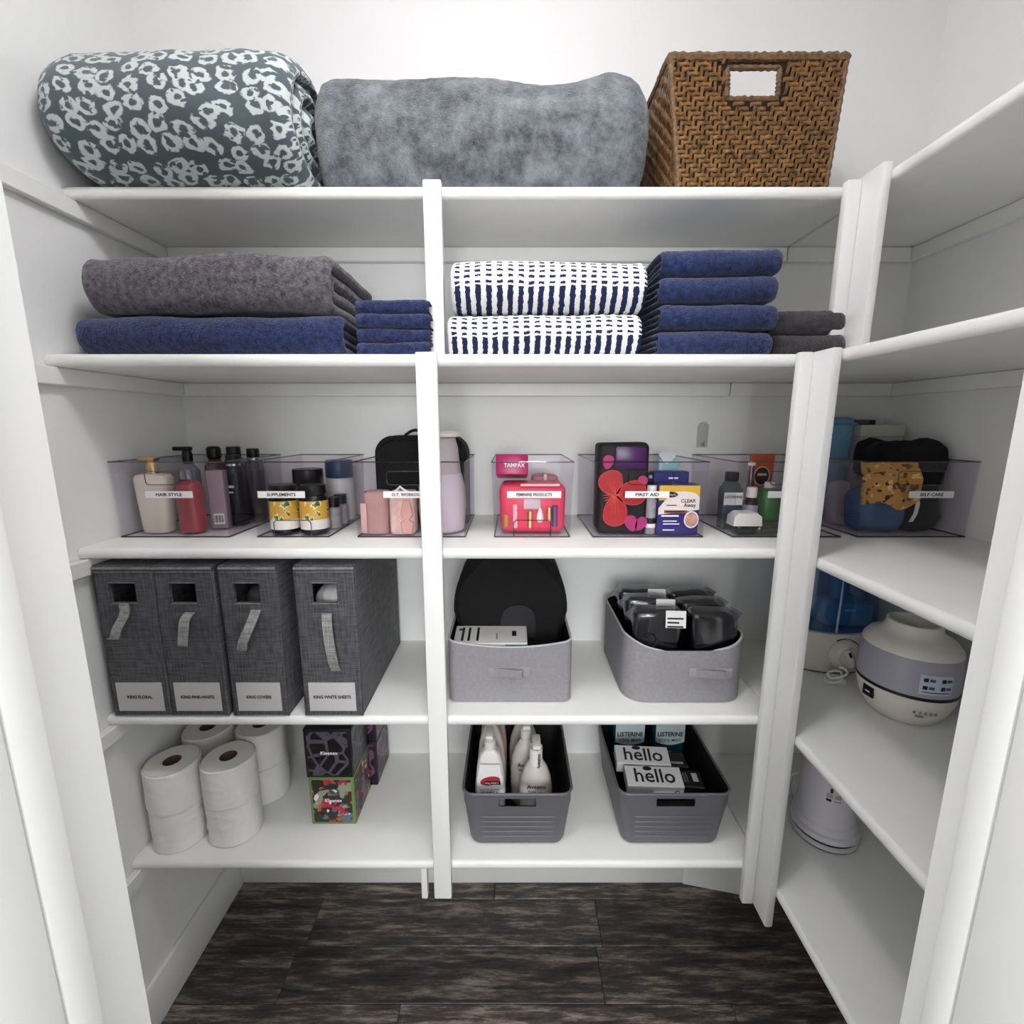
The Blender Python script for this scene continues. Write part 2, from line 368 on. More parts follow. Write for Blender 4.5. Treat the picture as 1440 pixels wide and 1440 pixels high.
def folded(w, d, h, layers=2, seed=0, wob=.004, fluff=.0012, er=.012, step=.012, arc=.8, endround=(0, 0), sag=0.0, lump=None, floor=(.5, .88), skew=0.0):
    """folded cloth: nested U-shaped folds with the fold to the front (-y); x = width, base at z 0, front at y 0"""
    mb = MB(); t = h/(2*layers); g = .0012; zc = h/2; so = Vector((seed*5.3, seed*2.9, seed*7.7))
    nx = max(10, int(w/step))
    for k in range(layers):
        ho = h/2-k*t-(g/2 if k else 0); hi = max(ho-t+g/2, .0004); fr = k*t*1.0
        ro, ri = ho*arc, max(hi*arc, .0004)
        cen = []
        ns = max(4, int(d/step)); na = max(8, int(PI*ho/step))
        yb = d - k*.004
        def side(hh, rr, f0):
            pts = []
            for i in range(ns): pts.append((yb+(f0+rr-yb)*i/ns, -hh))
            for i in range(na+1):
                a = -PI/2-PI*i/na; pts.append((f0+rr+rr*math.cos(a), hh*math.sin(a)))
            for i in range(1, ns+1): pts.append((f0+rr+(yb-f0-rr)*i/ns, hh))
            return pts
        o_, i_ = side(ho, ro, fr), side(hi, ri, fr+t)
        n = len(o_); al = [0]
        for q in range(1, n): al.append(al[-1]+math.dist(o_[q], o_[q-1]))
        mid = al[n//2]
        xl = -w/2+(random.random()*.008 if k else 0); xr = w/2-(random.random()*.008 if k else 0)
        es = [0, .3, .7] ; xs = [xl+er*e*e for e in es]+[xl+er+(xr-xl-2*er)*i/nx for i in range(nx+1)]+[xr-er*e*e for e in reversed(es)]
        base = len(mb.v); ring = 2*n
        for x in xs:
            e = min(x-xl, xr-x); f = math.sqrt(max(.06, 1-(1-min(1, e/er))**2))
            sl = 1.0
            if endround[0] and x-xl < endround[0]: q = 1-(x-xl)/endround[0]; sl = min(sl, 1-(1-floor[0])*q**2.4)
            if endround[1] and xr-x < endround[1]: q = 1-(xr-x)/endround[1]; sl = min(sl, 1-(1-floor[1])*q**2.4)
            lz = 1-sag*(math.cos(x/w*2*PI)*.5+.5)+(lump(x/w) if lump else 0)
            for idx, (arr, oth) in enumerate(((o_, i_), (i_, o_))):
                rng = range(n) if idx == 0 else range(n-1, -1, -1)
                for q in rng:
                    cy, cz = (arr[q][0]+oth[q][0])/2, (arr[q][1]+oth[q][1])/2
                    y = cy+(arr[q][0]-cy)*f; z = cz+(arr[q][1]-cz)*f
                    z = (z*sl + zc)*lz; y = d/2+(y-d/2)*(.5+.5*sl)
                    p = Vector((x+skew*y, y, z)); dn = noise.noise_vector(p*9+so)*wob+noise.noise_vector(p*75+so)*fluff
                    p2 = p+dn
                    if p2.z < 0.0: p2.z = 0.0
                    mb.uv[len(mb.v)] = (x if idx == 0 else x+math.copysign(t, x), al[q]-mid); mb.v.append(tuple(p2))
        for i in range(len(xs)-1):
            for q in range(ring):
                q2 = (q+1) % ring; mb.f.append((base+i*ring+q, base+i*ring+q2, base+(i+1)*ring+q2, base+(i+1)*ring+q))
        for i in (0, len(xs)-1):
            for q in range(n-1):
                a, b_ = base+i*ring+q, base+i*ring+q+1; c_, d_ = base+i*ring+ring-2-q, base+i*ring+ring-1-q
                mb.f.append((a, b_, c_, d_))
    return mb

# ------------------------------------------------------------ dimensions read off the photograph
XL, XR, YB = -.957, 1.105, 1.40
ZC = 2.75
SH = [.504, .908, 1.317, 1.728, 2.085]      # shelf tops, lowest first
TH = .025
YF, YF1 = 1.0, 1.105                        # front of the four deep shelves, of the top shelf
XF, XF1 = .625, .750                        # front of the right-hand shelves
YD = .40                                    # closet face of the door wall
JL, JR = -.4056, .436                        # jamb faces

# ------------------------------------------------------------ room shell
struct('wall_back', MB().box(XL-.1, XR+.1, YB, YB+.1, 0, ZC), M_wall, 'white painted back wall of the closet behind the long shelves', 'wall')
struct('wall_left', MB().box(XL-.1, XL, YD-.12, YB+.1, 0, ZC), M_wall, 'white painted side wall with wooden cleats, beside the gray boxes', 'wall')
struct('wall_right', MB().box(XR, XR+.1, YD-.12, YB+.1, 0, ZC), M_wall, 'white painted side wall behind the short shelves with the humidifiers', 'wall')
mb = MB().box(-2.2, JL-.02, YD-.12, YD, 0, ZC).box(JR+.02, 2.2, YD-.12, YD, 0, ZC).box(JL-.02, JR+.02, YD-.12, YD, 2.08, ZC)
struct('wall_front', mb, M_wall, 'white wall with the closet doorway', 'wall')
struct('ceiling', MB().box(-2.2, 2.2, -2.8, YB+.1, ZC, ZC+.08), M_ceil, 'flat white painted ceiling above the closet', 'ceiling')

# floor of laminate planks
def plank_mat():
    m = bpy.data.materials.new('dark_laminate'); m.use_nodes = True; nt = m.node_tree; L = nt.links
    b = nt.nodes['Principled BSDF']; b.inputs['Roughness'].default_value = .42
    tc = nd(nt, 'ShaderNodeTexCoord'); oi = nd(nt, 'ShaderNodeObjectInfo')
    mp = nd(nt, 'ShaderNodeMapping'); mp.inputs['Scale'].default_value = (1.6, 13, 1); L.new(tc.outputs['Object'], mp.inputs[0])
    cx = nd(nt, 'ShaderNodeCombineXYZ'); mu = nd(nt, 'ShaderNodeMath', operation='MULTIPLY'); mu.inputs[1].default_value = 60; L.new(oi.outputs['Random'], mu.inputs[0])
    L.new(mu.outputs[0], cx.inputs[0]); L.new(mu.outputs[0], cx.inputs[1])
    ad = nd(nt, 'ShaderNodeVectorMath', operation='ADD'); L.new(mp.outputs[0], ad.inputs[0]); L.new(cx.outputs[0], ad.inputs[1])
    n = nd(nt, 'ShaderNodeTexNoise'); n.inputs['Scale'].default_value = 2.6; n.inputs['Detail'].default_value = 12; n.inputs['Roughness'].default_value = .78; L.new(ad.outputs[0], n.inputs['Vector'])
    r = nd(nt, 'ShaderNodeValToRGB'); L.new(n.outputs['Fac'], r.inputs[0]); cr = r.color_ramp
    cr.elements[0].position = .38; cr.elements[0].color = (*hexc('#1d1918'), 1); cr.elements[1].position = .67; cr.elements[1].color = (*hexc('#ab9d8f'), 1)
    e = cr.elements.new(.50); e.color = (*hexc('#453d3a'), 1)
    hs = nd(nt, 'ShaderNodeHueSaturation'); L.new(r.outputs[0], hs.inputs['Color'])
    mr = nd(nt, 'ShaderNodeMapRange'); mr.inputs[3].default_value = .7; mr.inputs[4].default_value = 1.3; L.new(oi.outputs['Random'], mr.inputs[0]); L.new(mr.outputs[0], hs.inputs['Value'])
    L.new(hs.outputs[0], b.inputs['Base Color'])
    bp = nd(nt, 'ShaderNodeBump'); bp.inputs['Strength'].default_value = .25; bp.inputs['Distance'].default_value = .003; L.new(n.outputs['Fac'], bp.inputs['Height']); L.new(bp.outputs[0], b.inputs['Normal'])
    return m
M_plank = plank_mat(); M_under = mat('floor_joint', '#141213', .9)
fl = struct('floor', MB().box(-2.2, 2.2, -2.8, YB+.1, -.05, -.0025), M_under, 'dark gray brown laminate plank floor', 'floor')
pw, pl = .147, .92
starts = [.30, -.28, .62, .05, -.45, .40, .75, -.1, .2, -.35, .5, .0, .66, .3]
for j in range(14):
    y1 = YB - .07 - (j-1)*pw; y0 = y1 - pw
    y1 = min(y1, YB)
    x = -2.2 + (starts[j] % pl) - pl
    while x < 2.2:
        a, b2 = max(x, -2.2), min(x+pl, 2.2)
        if b2-a > .05 and y0 > -1.6:
            p = MB().rbox(-(b2-a)/2+.0007, (b2-a)/2-.0007, -(y1-y0)/2+.0007, (y1-y0)/2-.0007, -.010, 0, .0014, 1)
            obj('plank', p, M_plank, fl, ((a+b2)/2, (y0+y1)/2, 0), 0)
        x += pl

# far side of the hall; window opening added round the fill light
mb = MB().box(-2.2, -.58, -2.8, -2.7, 0, ZC).box(.78, 2.2, -2.8, -2.7, 0, ZC).box(-.58, .78, -2.8, -2.7, 0, 1.12).box(-.58, .78, -2.8, -2.7, 2.38, ZC)
struct('wall_hall', mb, M_wall, 'white hall wall with an added opening for the fill light, facing the closet doorway', 'wall')
w = tag(bpy.data.objects.new('fill_window', None), 'white window frame added round the fill light in the hall wall', 'window', None, 'structure'); C.objects.link(w)
for b_ in ((-.58, -.54, 1.12, 2.38), (.74, .78, 1.12, 2.38), (-.54, .74, 1.12, 1.16), (-.54, .74, 2.34, 2.38), (.08, .12, 1.16, 2.34)):
    obj('window_frame', MB().rbox(b_[0], b_[1], -2.78, -2.70, b_[2], b_[3], .003, 1), M_trim, w)
# baseboards, door jamb
BBH = .14
def bboard(n, x0, x1, y0, y1, lab): struct(n, MB().rbox(x0, x1, y0, y1, 0, BBH, .004, 2), M_base, lab, 'baseboard')
bboard('baseboard_left', XL, XL+.014, YD, YB-.014, 'white baseboard along the side wall under the toilet paper')
bboard('baseboard_back', XL+.002, XR-.002, YB-.014, YB, 'white baseboard along the back wall of the closet')
bboard('baseboard_right', XR-.014, XR, YD, YB-.014, 'white baseboard along the wall under the humidifier shelves')
d = MB().prism_y([(0, 0), (0, 0)], 0, 0) if False else MB()
a, b2 = Vector((.60, YB-.016, 0)), Vector((.83, 1.335, 0)); t = (b2-a).normalized(); nn = Vector((-t.y, t.x, 0))*.012
d.add([tuple(p+Vector((0, 0, z))) for z in (0, .12) for p in (a, b2, b2+nn, a+nn)], [(0, 1, 2, 3), (4, 5, 6, 7), (0, 1, 5, 4), (1, 2, 6, 5), (2, 3, 7, 6), (3, 0, 4, 7)])
struct('trim_1', d, M_base, 'short white board set slantwise on the floor under the lowest shelf', 'trim')
# jamb: face boards, stop strips, casing on both sides
def jamb(name, x, s, ys, lab):
    root = bpy.data.objects.new(name, None); C.objects.link(root); tag(root, lab, 'door jamb', None, 'structure')
    xa, xb = sorted((x, x+s*.02)); obj('jamb_board', MB().rbox(xa, xb, .262, YD+.016, 0, 2.06, .0015, 1), M_trim, root)
    xa, xb = sorted((x-s*.012, x+s*.001)); obj('door_stop', MB().rbox(xa, xb, ys[0]+.001, ys[1], 0, 2.04, .003, 2), M_trim, root)
    obj('stop_extension', MB().rbox(xa, xb, .263, ys[0]-.0005, 0, 2.04, .002, 2), M_trim, root)  # stop strip extended toward the hall so no overbright face shows
    xa, xb = sorted((x+s*.006, x+s*.066))
    obj('casing', MB().rbox(xa, xb, YD, YD+.014, 0, 2.12, .004, 2), M_trim, root)
    obj('casing', MB().rbox(xa, xb, .264, .28, 0, 2.12, .004, 2), M_trim, root)
jamb('door_1', JL, -1, (.327, .358), 'white door jamb with a stop strip beside the cleated wall')
jamb('door_2', JR, 1, (.357, .385), 'white door jamb with a stop strip beside the humidifier shelves')

# lamps (above the frame)
def lamp(name, loc, strength, lab):
    r = thing(name, lab, 'lamp', loc)
    obj('ceiling_plate', MB().lathe([(.10, -.03), (.12, -.005), (.12, 0)], seg=40), M_white, r)
    g = mat('lamp_glass_'+name, '#fdfbff', .5, emit=strength)
    obj('glass_globe', MB().lathe([(.02, -.150), (.06, -.142), (.095, -.115), (.108, -.08), (.10, -.05), (.085, -.03)], seg=40), g, r)
lamp('ceiling_lamp', (-.05, .53, ZC), LAMP_CLOSET, 'round white glass ceiling lamp inside the closet')
lamp('ceiling_lamp', (.15, -.9, ZC), FILL_LAMP, 'added fill lamp of round white glass on the hall ceiling')  # unseen hall lamp, added as soft fill from behind the camera

# ------------------------------------------------------------ shelving
def bull_front_y(y0, y1, z0, z1, n=6):     # y,z outline, rounded towards -y
    r = (z1-z0)/2; pts = [(y1, z0), (y1, z1)]
    for k in range(n+1):
        a = PI/2+PI*k/n; pts.append((y0+r*.7+r*.7*math.cos(a), (z0+z1)/2+r*math.sin(a)))
    return pts
names = ['lowest', 'second', 'third', 'fourth', 'top']
lab_b = ['lowest long white shelf, holding the toilet paper and gray plastic bins', 'long white shelf holding the four gray fabric boxes', 'long white shelf holding the row of clear bins',
         'long white shelf holding the folded towels', 'topmost long white shelf, holding the blankets and the wicker basket']
lab_r = ['lowest short white shelf by the wall, holding the white cylindrical heater', 'short white shelf by the wall holding the two humidifiers', 'short white shelf by the wall holding one clear bin',
         'empty short white shelf just above the clear bin of black cloth', 'topmost empty short white shelf high on the wall']
CL = .037
for i in range(5):
    z1 = SH[i]; z0 = z1-TH; yf = YF1 if i == 4 else YF; xf = XF1 if i == 4 else XF
    s = thing('long_shelf', lab_b[i], 'shelf', ((XL+xf)/2, YB, z0), 0, 'long shelves along the back wall'); ox, oy, oz = s.location
    mv = lambda m: m.xf(lambda a, b, c: (a-ox, b-oy, c-oz))
    obj('shelf_board', mv(MB().prism_x(bull_front_y(yf, YB, z0, z1), XL+.001, xf-.003)), M_shelf, s)
    obj('cleat', mv(MB().rbox(XL+.02, xf-.002, YB-.019, YB, z0-CL, z0-.0005, .002, 1)), M_shelf, s)
    obj('cleat', mv(MB().rbox(XL, XL+.019, .66, YB, z0-CL, z0-.0005, .002, 1)), M_shelf, s)
    s = thing('short_shelf', lab_r[i], 'shelf', (XR, (YD+YB)/2, z0), 0, 'short shelves along the side wall'); ox, oy, oz = s.location
    pts = [(XR-(y-YF) if False else y, z) for y, z in bull_front_y(xf, XR, z0, z1)]
    m2 = MB().prism_y(pts, YD+.003, YB-.001)
    obj('shelf_board', mv(m2), M_shelf, s)
    obj('cleat', mv(MB().rbox(XR-.019, XR, YD+.003, YB, z0-CL, z0-.0005, .002, 1)), M_shelf, s)
    obj('cleat', mv(MB().rbox(xf+.001, XR-.02, YB-.019, YB, z0-CL, z0-.0005, .002, 1)), M_shelf, s)

def post(lab, boards, loc):
    s = thing('shelf_post', lab, 'post', loc, 0, 'posts in front of the shelves')
    for b_ in boards:
        obj('post_board', MB().rbox(b_[0]-loc[0], b_[1]-loc[0], b_[2]-loc[1], b_[3]-loc[1], b_[4]-loc[2], b_[5]-loc[2], .0035, 2), M_trim, s)
post('tall white middle post in front of the four deeper shelves', [(-.195, -.151, .981, .9995, .415, 1.729), (-.238, -.221, 1.03, 1.05, .357, SH[0]-TH-.001)], (-.173, .99, .357))
post('short white middle post between the towel shelf and the top shelf', [(-.187, -.148, YF1-.020, YF1-.0005, SH[3]+.001, 2.088)], (-.167, YF1-.01, SH[3]))
post('tall white corner post of two boards in front of the deeper shelves', [(.578, .606, .981, .9995, .40, 1.729), (.6055, .6245, .925, .9995, .40, 1.729)], (.60, .98, .40))
post('short white corner post of two boards under the topmost shelves', [(.700, .7305, YF1-.020, YF1-.0005, SH[3]+.001, 2.088), (.7305, .7495, YF1-.075, YF1-.0005, SH[3]+.001, 2.095)], (.72, 1.08, SH[3]))

# ------------------------------------------------------------ top shelf: blankets and basket
Z1 = SH[4]+.0005
M_leo = leopard_mat()
mb = folded(.520, .33, .246, layers=3, seed=1, wob=.010, fluff=.0015, er=.03, step=.012, arc=1.0, endround=(.09, .05), sag=.02, floor=(.45, .86))
tag(obj('leopard_blanket', mb, M_leo, None, (-.690, 1.022, Z1), 60), 'rolled gray fleece blanket with pale leopard print on the top shelf', 'blanket')
M_grayfleece = pile_mat('gray_fleece', '#3f4347', '#858b8f', scale=16, bump=.8, fine=300)
lump = lambda s: .07*math.exp(-((s-.40)/.07)**2)-.02*math.exp(-((s-.22)/.1)**2)
mb = folded(.712, .27, .236, layers=3, seed=4, wob=.008, fluff=.0015, er=.03, step=.013, arc=.55, endround=(.03, .04), lump=lump, floor=(.9, .86))
tag(obj('gray_blanket', mb, M_grayfleece, None, (-.066, 1.118, Z1), 60), 'large folded plain gray plush blanket between leopard blanket and basket', 'blanket')

def wicker():
    M_w = mat('wicker_strand', '#6f4f28', .36, var=.7, vscale=90, coat=.15); M_wd = mat('wicker_backing', '#24160c', .9)
    M_rim = mat('wicker_rim', '#6a5136', .6, var=.5, vscale=120)
    bx0, bx1, by0, by1 = .362, .682, 1.133, 1.372; tx0, tx1, ty0, ty1 = .325, .688, 1.118, 1.385; H = .242
    cx, cy = (bx0+bx1)/2, (by0+by1)/2
    root = thing('wicker_basket', 'tapered brown woven wicker basket with a handle hole on the top shelf', 'basket', (cx, cy, Z1))
    def P(wall, s, t, o=0.0):
        B = {'f': ((bx0, by0), (bx1, by0)), 'r': ((bx1, by0), (bx1, by1)), 'b': ((bx1, by1), (bx0, by1)), 'l': ((bx0, by1), (bx0, by0))}[wall]
        T = {'f': ((tx0, ty0), (tx1, ty0)), 'r': ((tx1, ty0), (tx1, ty1)), 'b': ((tx1, ty1), (tx0, ty1)), 'l': ((tx0, ty1), (tx0, ty0))}[wall]
        bot = Vector((*B[0], 0)).lerp(Vector((*B[1], 0)), s); top = Vector((*T[0], H)).lerp(Vector((*T[1], H)), s)
        n = {'f': Vector((0, -1, 0)), 'r': Vector((1, 0, 0)), 'b': Vector((0, 1, 0)), 'l': Vector((-1, 0, 0))}[wall]
        return bot.lerp(top, t)+n*o-Vector((cx, cy, 0))
    HS0, HS1, HT0, HT1 = .325, .625, .70, .925
    for wall, nm in (('f', 'front_weave'), ('l', 'side_weave'), ('r', 'side_weave'), ('b', 'back_weave')):
        wl = (bx1-bx0+.02) if wall in 'fb' else (by1-by0+.02)
        nc = int(wl/.0088); nr = 28; m = MB(); hole = wall in 'fb'
        def inhole(s, t): return hole and HS0-.02 < s < HS1+.02 and HT0-.02 < t < HT1+.03
        def piece(s0, t0, s1, t1, w, horiz, amp):
            st = [(0, .0), (.15, .7), (.5, 1), (.85, .7), (1, .0)]; rings = []
            ds, dt = (0, w/H) if horiz else (w/wl, 0)
            j1, j2 = random.uniform(-.0006, .0006)/H, random.uniform(.8, 1.15)
            for q, hgt in st:
                s_, t_ = s0+(s1-s0)*q, t0+(t1-t0)*q+j1
                o = .0005+amp*hgt*j2
                rings.append([tuple(P(wall, s_-ds*.5, t_-dt*.5, o-.001)), tuple(P(wall, s_-ds*.3, t_-dt*.3, o+.0012)), tuple(P(wall, s_+ds*.3, t_+dt*.3, o+.0012)), tuple(P(wall, s_+ds*.5, t_+dt*.5, o-.001))])
            m.loft(rings, False, False)
        for j in range(nr):
            for i in range(-3, nc):
                k = (i+j) % 4
                if k == 0:
                    a_, b_ = max(i-.3, 0)/nc, min(i+2.3, nc)/nc
                    if b_-a_ > .4/nc and not (inhole(a_, (j+.5)/nr) or inhole(b_, (j+.5)/nr)): piece(a_, (j+.45)/nr, b_, (j+.55)/nr, .0078, True, .0032)
                if k == 2 and 0 <= i < nc:
                    a_, b_ = max(j-.4, 0)/nr, min(j+2.2, nr)/nr
                    if not (inhole((i+.5)/nc, a_) or inhole((i+.5)/nc, b_)): piece((i+.35)/nc, a_, (i+.75)/nc, b_, .0066, False, .0030)
        ob = obj(nm, m, M_w, root, None, 50, fix=True); ob['kind'] = 'stuff'
        bk = MB(); q = []
        if hole:
            S_ = [0, HS0, HS1, 1]; T_ = [0, HT0, HT1, 1]
            for a_ in range(3):
                for b_ in range(3):
                    if a_ == 1 and b_ == 1: continue
                    c4 = [(S_[a_], T_[b_]), (S_[a_+1], T_[b_]), (S_[a_+1], T_[b_+1]), (S_[a_], T_[b_+1])]
                    bk.add([P(wall, s, t, -.0005) for s, t in c4]+[P(wall, s, t, -.006) for s, t in c4], [(0, 1, 2, 3), (7, 6, 5, 4), (0, 4, 5, 1), (1, 5, 6, 2), (2, 6, 7, 3), (3, 7, 4, 0)])
        else:
            c4 = [(0, 0), (1, 0), (1, 1), (0, 1)]
            bk.add([P(wall, s, t, -.0005) for s, t in c4]+[P(wall, s, t, -.006) for s, t in c4], [(0, 1, 2, 3), (7, 6, 5, 4), (0, 4, 5, 1), (1, 5, 6, 2), (2, 6, 7, 3), (3, 7, 4, 0)])
        obj('wall_core', bk, M_wd, root, None, 0)
        if hole:        # wrapped cord round the handle hole
            m = MB(); path = []
            for k in range(60):
                q = k/60*4; e = int(q); fr = q-e
                cs = [(HS0, HT0), (HS1, HT0), (HS1, HT1), (HS0, HT1)]; a_, b_ = cs[e], cs[(e+1) % 4]
                path.append(P(wall, a_[0]+(b_[0]-a_[0])*fr, a_[1]+(b_[1]-a_[1])*fr, .0))
            r_ = [.0046+.0016*(k % 2) + random.uniform(-.0008, .0008) for k in range(60)]
            m.tube(path, r_, 7, closed=True); obj('handle_binding', m, M_rim, root)
    m = MB(); path = []; per = []
    for wall in 'frbl':
        n = 44 if wall in 'fb' else 32
        for k in range(n): path.append(P(wall, k/n, 1.0)+Vector((0, 0, random.uniform(-.0012, .0012))))
    m.tube(path, [.008+.0012*(k % 2)+random.uniform(-.0008, .0008) for k in range(len(path))], 7, closed=True); obj('rim', m, M_rim, root)
    for (x, y), (x2, y2) in (((bx0, by0), (tx0, ty0)), ((bx1, by0), (tx1, ty0)), ((bx1, by1), (tx1, ty1)), ((bx0, by1), (tx0, ty1))):
        obj('corner_stake', MB().tube([(x+(x2-x)*k/28-cx, y+(y2-y)*k/28-cy, .004+(H-.006)*k/28) for k in range(29)], [.0048+.0016*(k % 2) for k in range(29)], 6), M_rim, root)
    obj('bottom', MB().box(bx0-cx, bx1-cx, by0-cy, by1-cy, 0, .006), M_wd, root)
wicker()

# ------------------------------------------------------------ towel shelf
Z2 = SH[3]+.0005
M_navy = pile_mat('navy_terry', '#0f1732', '#34426f', scale=80, bump=.9, fine=330)
M_char = pile_mat('charcoal_terry', '#353236', '#79737a', scale=75, bump=.9, fine=330)
M_chardk = pile_mat('dark_gray_terry', '#2f2d30', '#504d50', scale=60, bump=.8, fine=330)
def towel(name, lab, m, w, d, h, x, y, z, seed, rz=0, cat='towel', group=None, **kw):
    o = obj(name, folded(w, d, h, seed=seed, **kw), m, None, (x, y, z), 60); o.rotation_euler = (0, 0, rz); return tag(o, lab, cat, group)
towel('bath_towel', 'thick folded navy bath towel under the gray towel', M_navy, 0.552, .30, .078, -.628, 1.018, Z2, 11, wob=.006, arc=.7)
towel('bath_towel', 'thick folded charcoal gray bath towel lying on the navy one', M_char, .505, .30, .112, -.625, 1.022, Z2+.0850, 12, wob=.008, layers=2, arc=.6, lump=lambda s: .07*math.exp(-((s-.12)/.22)**2)-.06*math.exp(-((s+.42)/.1)**2))
for k in range(4):
    towel('washcloth', ['lowest navy washcloth of the small stack beside the middle post', 'second navy washcloth from the shelf in the stack beside the middle post', 'third navy washcloth from the shelf in the stack beside the middle post', 'top navy washcloth of the stack beside the middle post'][k],
          M_navy, .155, .16, .0285, -.250, 1.035+.006*(k % 2), Z2+.0287*k, 20+k, group='navy washcloths', cat='washcloth', wob=.003, step=.008, fluff=.001)
M_dash = dash_mat()
towel('patterned_towel', 'white towel with navy dashes, lower of the pair', M_dash, .405, .26, .083, .067, 1.02, Z2, 31, wob=.004, group='white and navy towels', step=.009)
towel('patterned_towel', 'white towel with navy dashes, upper of the pair', M_dash, .405, .26, .104, .076, 1.024, Z2+.0865, 32, wob=.005, group='white and navy towels', step=.009, sag=-.02)
for k in range(4):
    towel('hand_towel', ['lowest navy hand towel of the four stack beside the patterned towels', 'second navy hand towel from the shelf, in the stack of four', 'third navy hand towel from the shelf, in the stack of four', 'top navy hand towel of the stack of four'][k],
          M_navy, .245, .24, .0510, .430+.004*(k % 2), 1.03+.004*k, Z2+.0543*k, 40+k, rz=R(3-2*k), group='navy hand towels', wob=.0035, step=.009, arc=.8, skew=-.10)
for k in range(2):
    towel('hand_towel', ['lower dark gray hand towel next to the corner post', 'upper dark gray hand towel next to the corner post'][k], M_chardk, .160, .22, .052, .650, 1.07+.01*k, Z2+.0525*k, 50+k, group='dark gray hand towels', wob=.004, step=.009)

# ------------------------------------------------------------ clear bins
Z3 = SH[2]+.0005; BH = .182; BD = .288; BY = 1.10
def clear_bin(x0, x1, kind, lab, txt, lw=.106, lx=None, y=BY, labz=.105, group='clear bins'):
    cx = (x0+x1)/2; hw = (x1-x0)/2; s = thing('clear_bin', lab, 'bin', (cx, y, Z3), 0, group); t = .003; tap = .06 if kind == 'narrow' else .015
    tp = lambda a, b, c: (a*(1-tap*(1-c/BH)), b+(.004*(1-c/BH) if b < BD/2 else -.004*(1-c/BH)), c)
    if kind == 'wide': f = plate_hole(-hw, hw, .003, BH, -.053, .053, .128, .160, 0, t, .008)
    else: f = MB().prism_y([(-hw, .003), (-.047, .003), (-.047, .036), (-.041, .042), (.041, .042), (.047, .036), (.047, .003), (hw, .003), (hw, BH), (-hw, BH)], 0, t)
    obj('front_panel', f.xf(tp), M_clear, s, None, 20)
    for sg in (-1, 1):
        xa, xb = sorted((sg*hw, sg*(hw-t))); obj('side_panel', MB().box(xa, xb, t, BD-t, .003, BH).xf(tp), M_tint, s, None, 0)
    obj('back_panel', MB().box(-hw, hw, BD-t, BD, .003, BH).xf(tp), M_clear, s, None, 0)
    obj('base_panel', MB().box(-hw, hw, 0, BD, 0, .003).xf(tp), M_tint, s, None, 0)
    rim = [(-hw, 0), (hw, 0), (hw, BD), (-hw, BD)]
    obj('rim', MB().tube([(a, b, BH) for a, b in rim], .0016, 6, closed=True), M_cleardk, s)
    obj('base_edge', MB().tube([(a, b, .002) for a, b in rim], .0018, 6, closed=True).xf(tp), M_edge, s)
    if kind == 'wide': obj('handle_edge', MB().tube([(a, .0015, b) for a, b in rrect(-.053, .053, .128, .160, .008)], .0012, 6, closed=True).xf(tp), M_cleardk, s)
    else: obj('notch_edge', MB().tube([(a, .0015, b) for a, b in [(-.047, .003), (-.047, .036), (-.041, .042), (.041, .042), (.047, .036), (.047, .003)]], .0014, 6).xf(tp), M_cleardk, s)
    for a in (-hw, hw): obj('corner_edge', MB().tube([(a, .001, .002), (a, .001, BH)], .0013, 6).xf(tp), M_clear, s)
    lx = 0 if lx is None else lx; yy = .004*(1-labz/BH)
    l = obj('label_strip', MB().box(lx-lw/2, lx+lw/2, yy-.0012, yy-.0004, labz-.008, labz+.008), M_label, s, None, 0)
    text(txt, M_ink, l, lx, yy-.0016, labz, width=min(lw*.66, .0062*len(txt)), height=.0078, bold=.03)
    return s
clear_bin(-.945, -.680, 'wide', 'wide clear bin of lotion and hair bottles beside the cleated wall', 'HAIR STYLE', .112)
clear_bin(-.620, -.437, 'narrow', 'narrow clear bin of supplement bottles with yellow labels', 'SUPPLEMENTS', .112, -.018)
clear_bin(-.374, -.111, 'wide', 'wide clear bin behind the middle post, with pink rolls and black bag', 'O.T. WORKOUT', .115, -.005)
clear_bin(-.048, .145, 'narrow', 'narrow clear bin with a bright pink pouch', 'FEMININE PRODUCTS', .128, .004)
clear_bin(.194, .4625, 'wide', 'wide clear bin with a floral pouch and yellow carton', 'FIRST AID', .105, -.008)
clear_bin(.530, .795, 'wide', 'wide clear bin of travel bottles and orange tube behind the corner post', 'TRAVEL', .112)
clear_bin(.8325, 1.095, 'wide', 'wide clear bin of black, blue and mustard cloth on the short shelf', 'SELF CARE', .106, .03)
ZI = Z3+.0035

def bottle(name, lab, x, y, prof, m, capprof=None, capm=None, sx=1, sy=1, labelband=None, labm=None, z=None, group=None, rz=0, cat='bottle', seg=28):
    s = thing(name, lab, cat, (x, y, ZI if z is None else z), rz, group)
    obj('bottle_body', MB().lathe(prof, seg=seg, sx=sx, sy=sy), m, s)
    if capprof: obj('cap', MB().lathe(capprof, seg=seg, sx=min(1, sx*1.0) if sx < 1 else 1, sy=1), capm, s)
    if labelband:
        r, z0, z1 = labelband
        obj('label', MB().lathe([(r, z0), (r, z1)], seg=seg, sx=sx, sy=sy, cap0=False, cap1=False), labm, s)
    return s
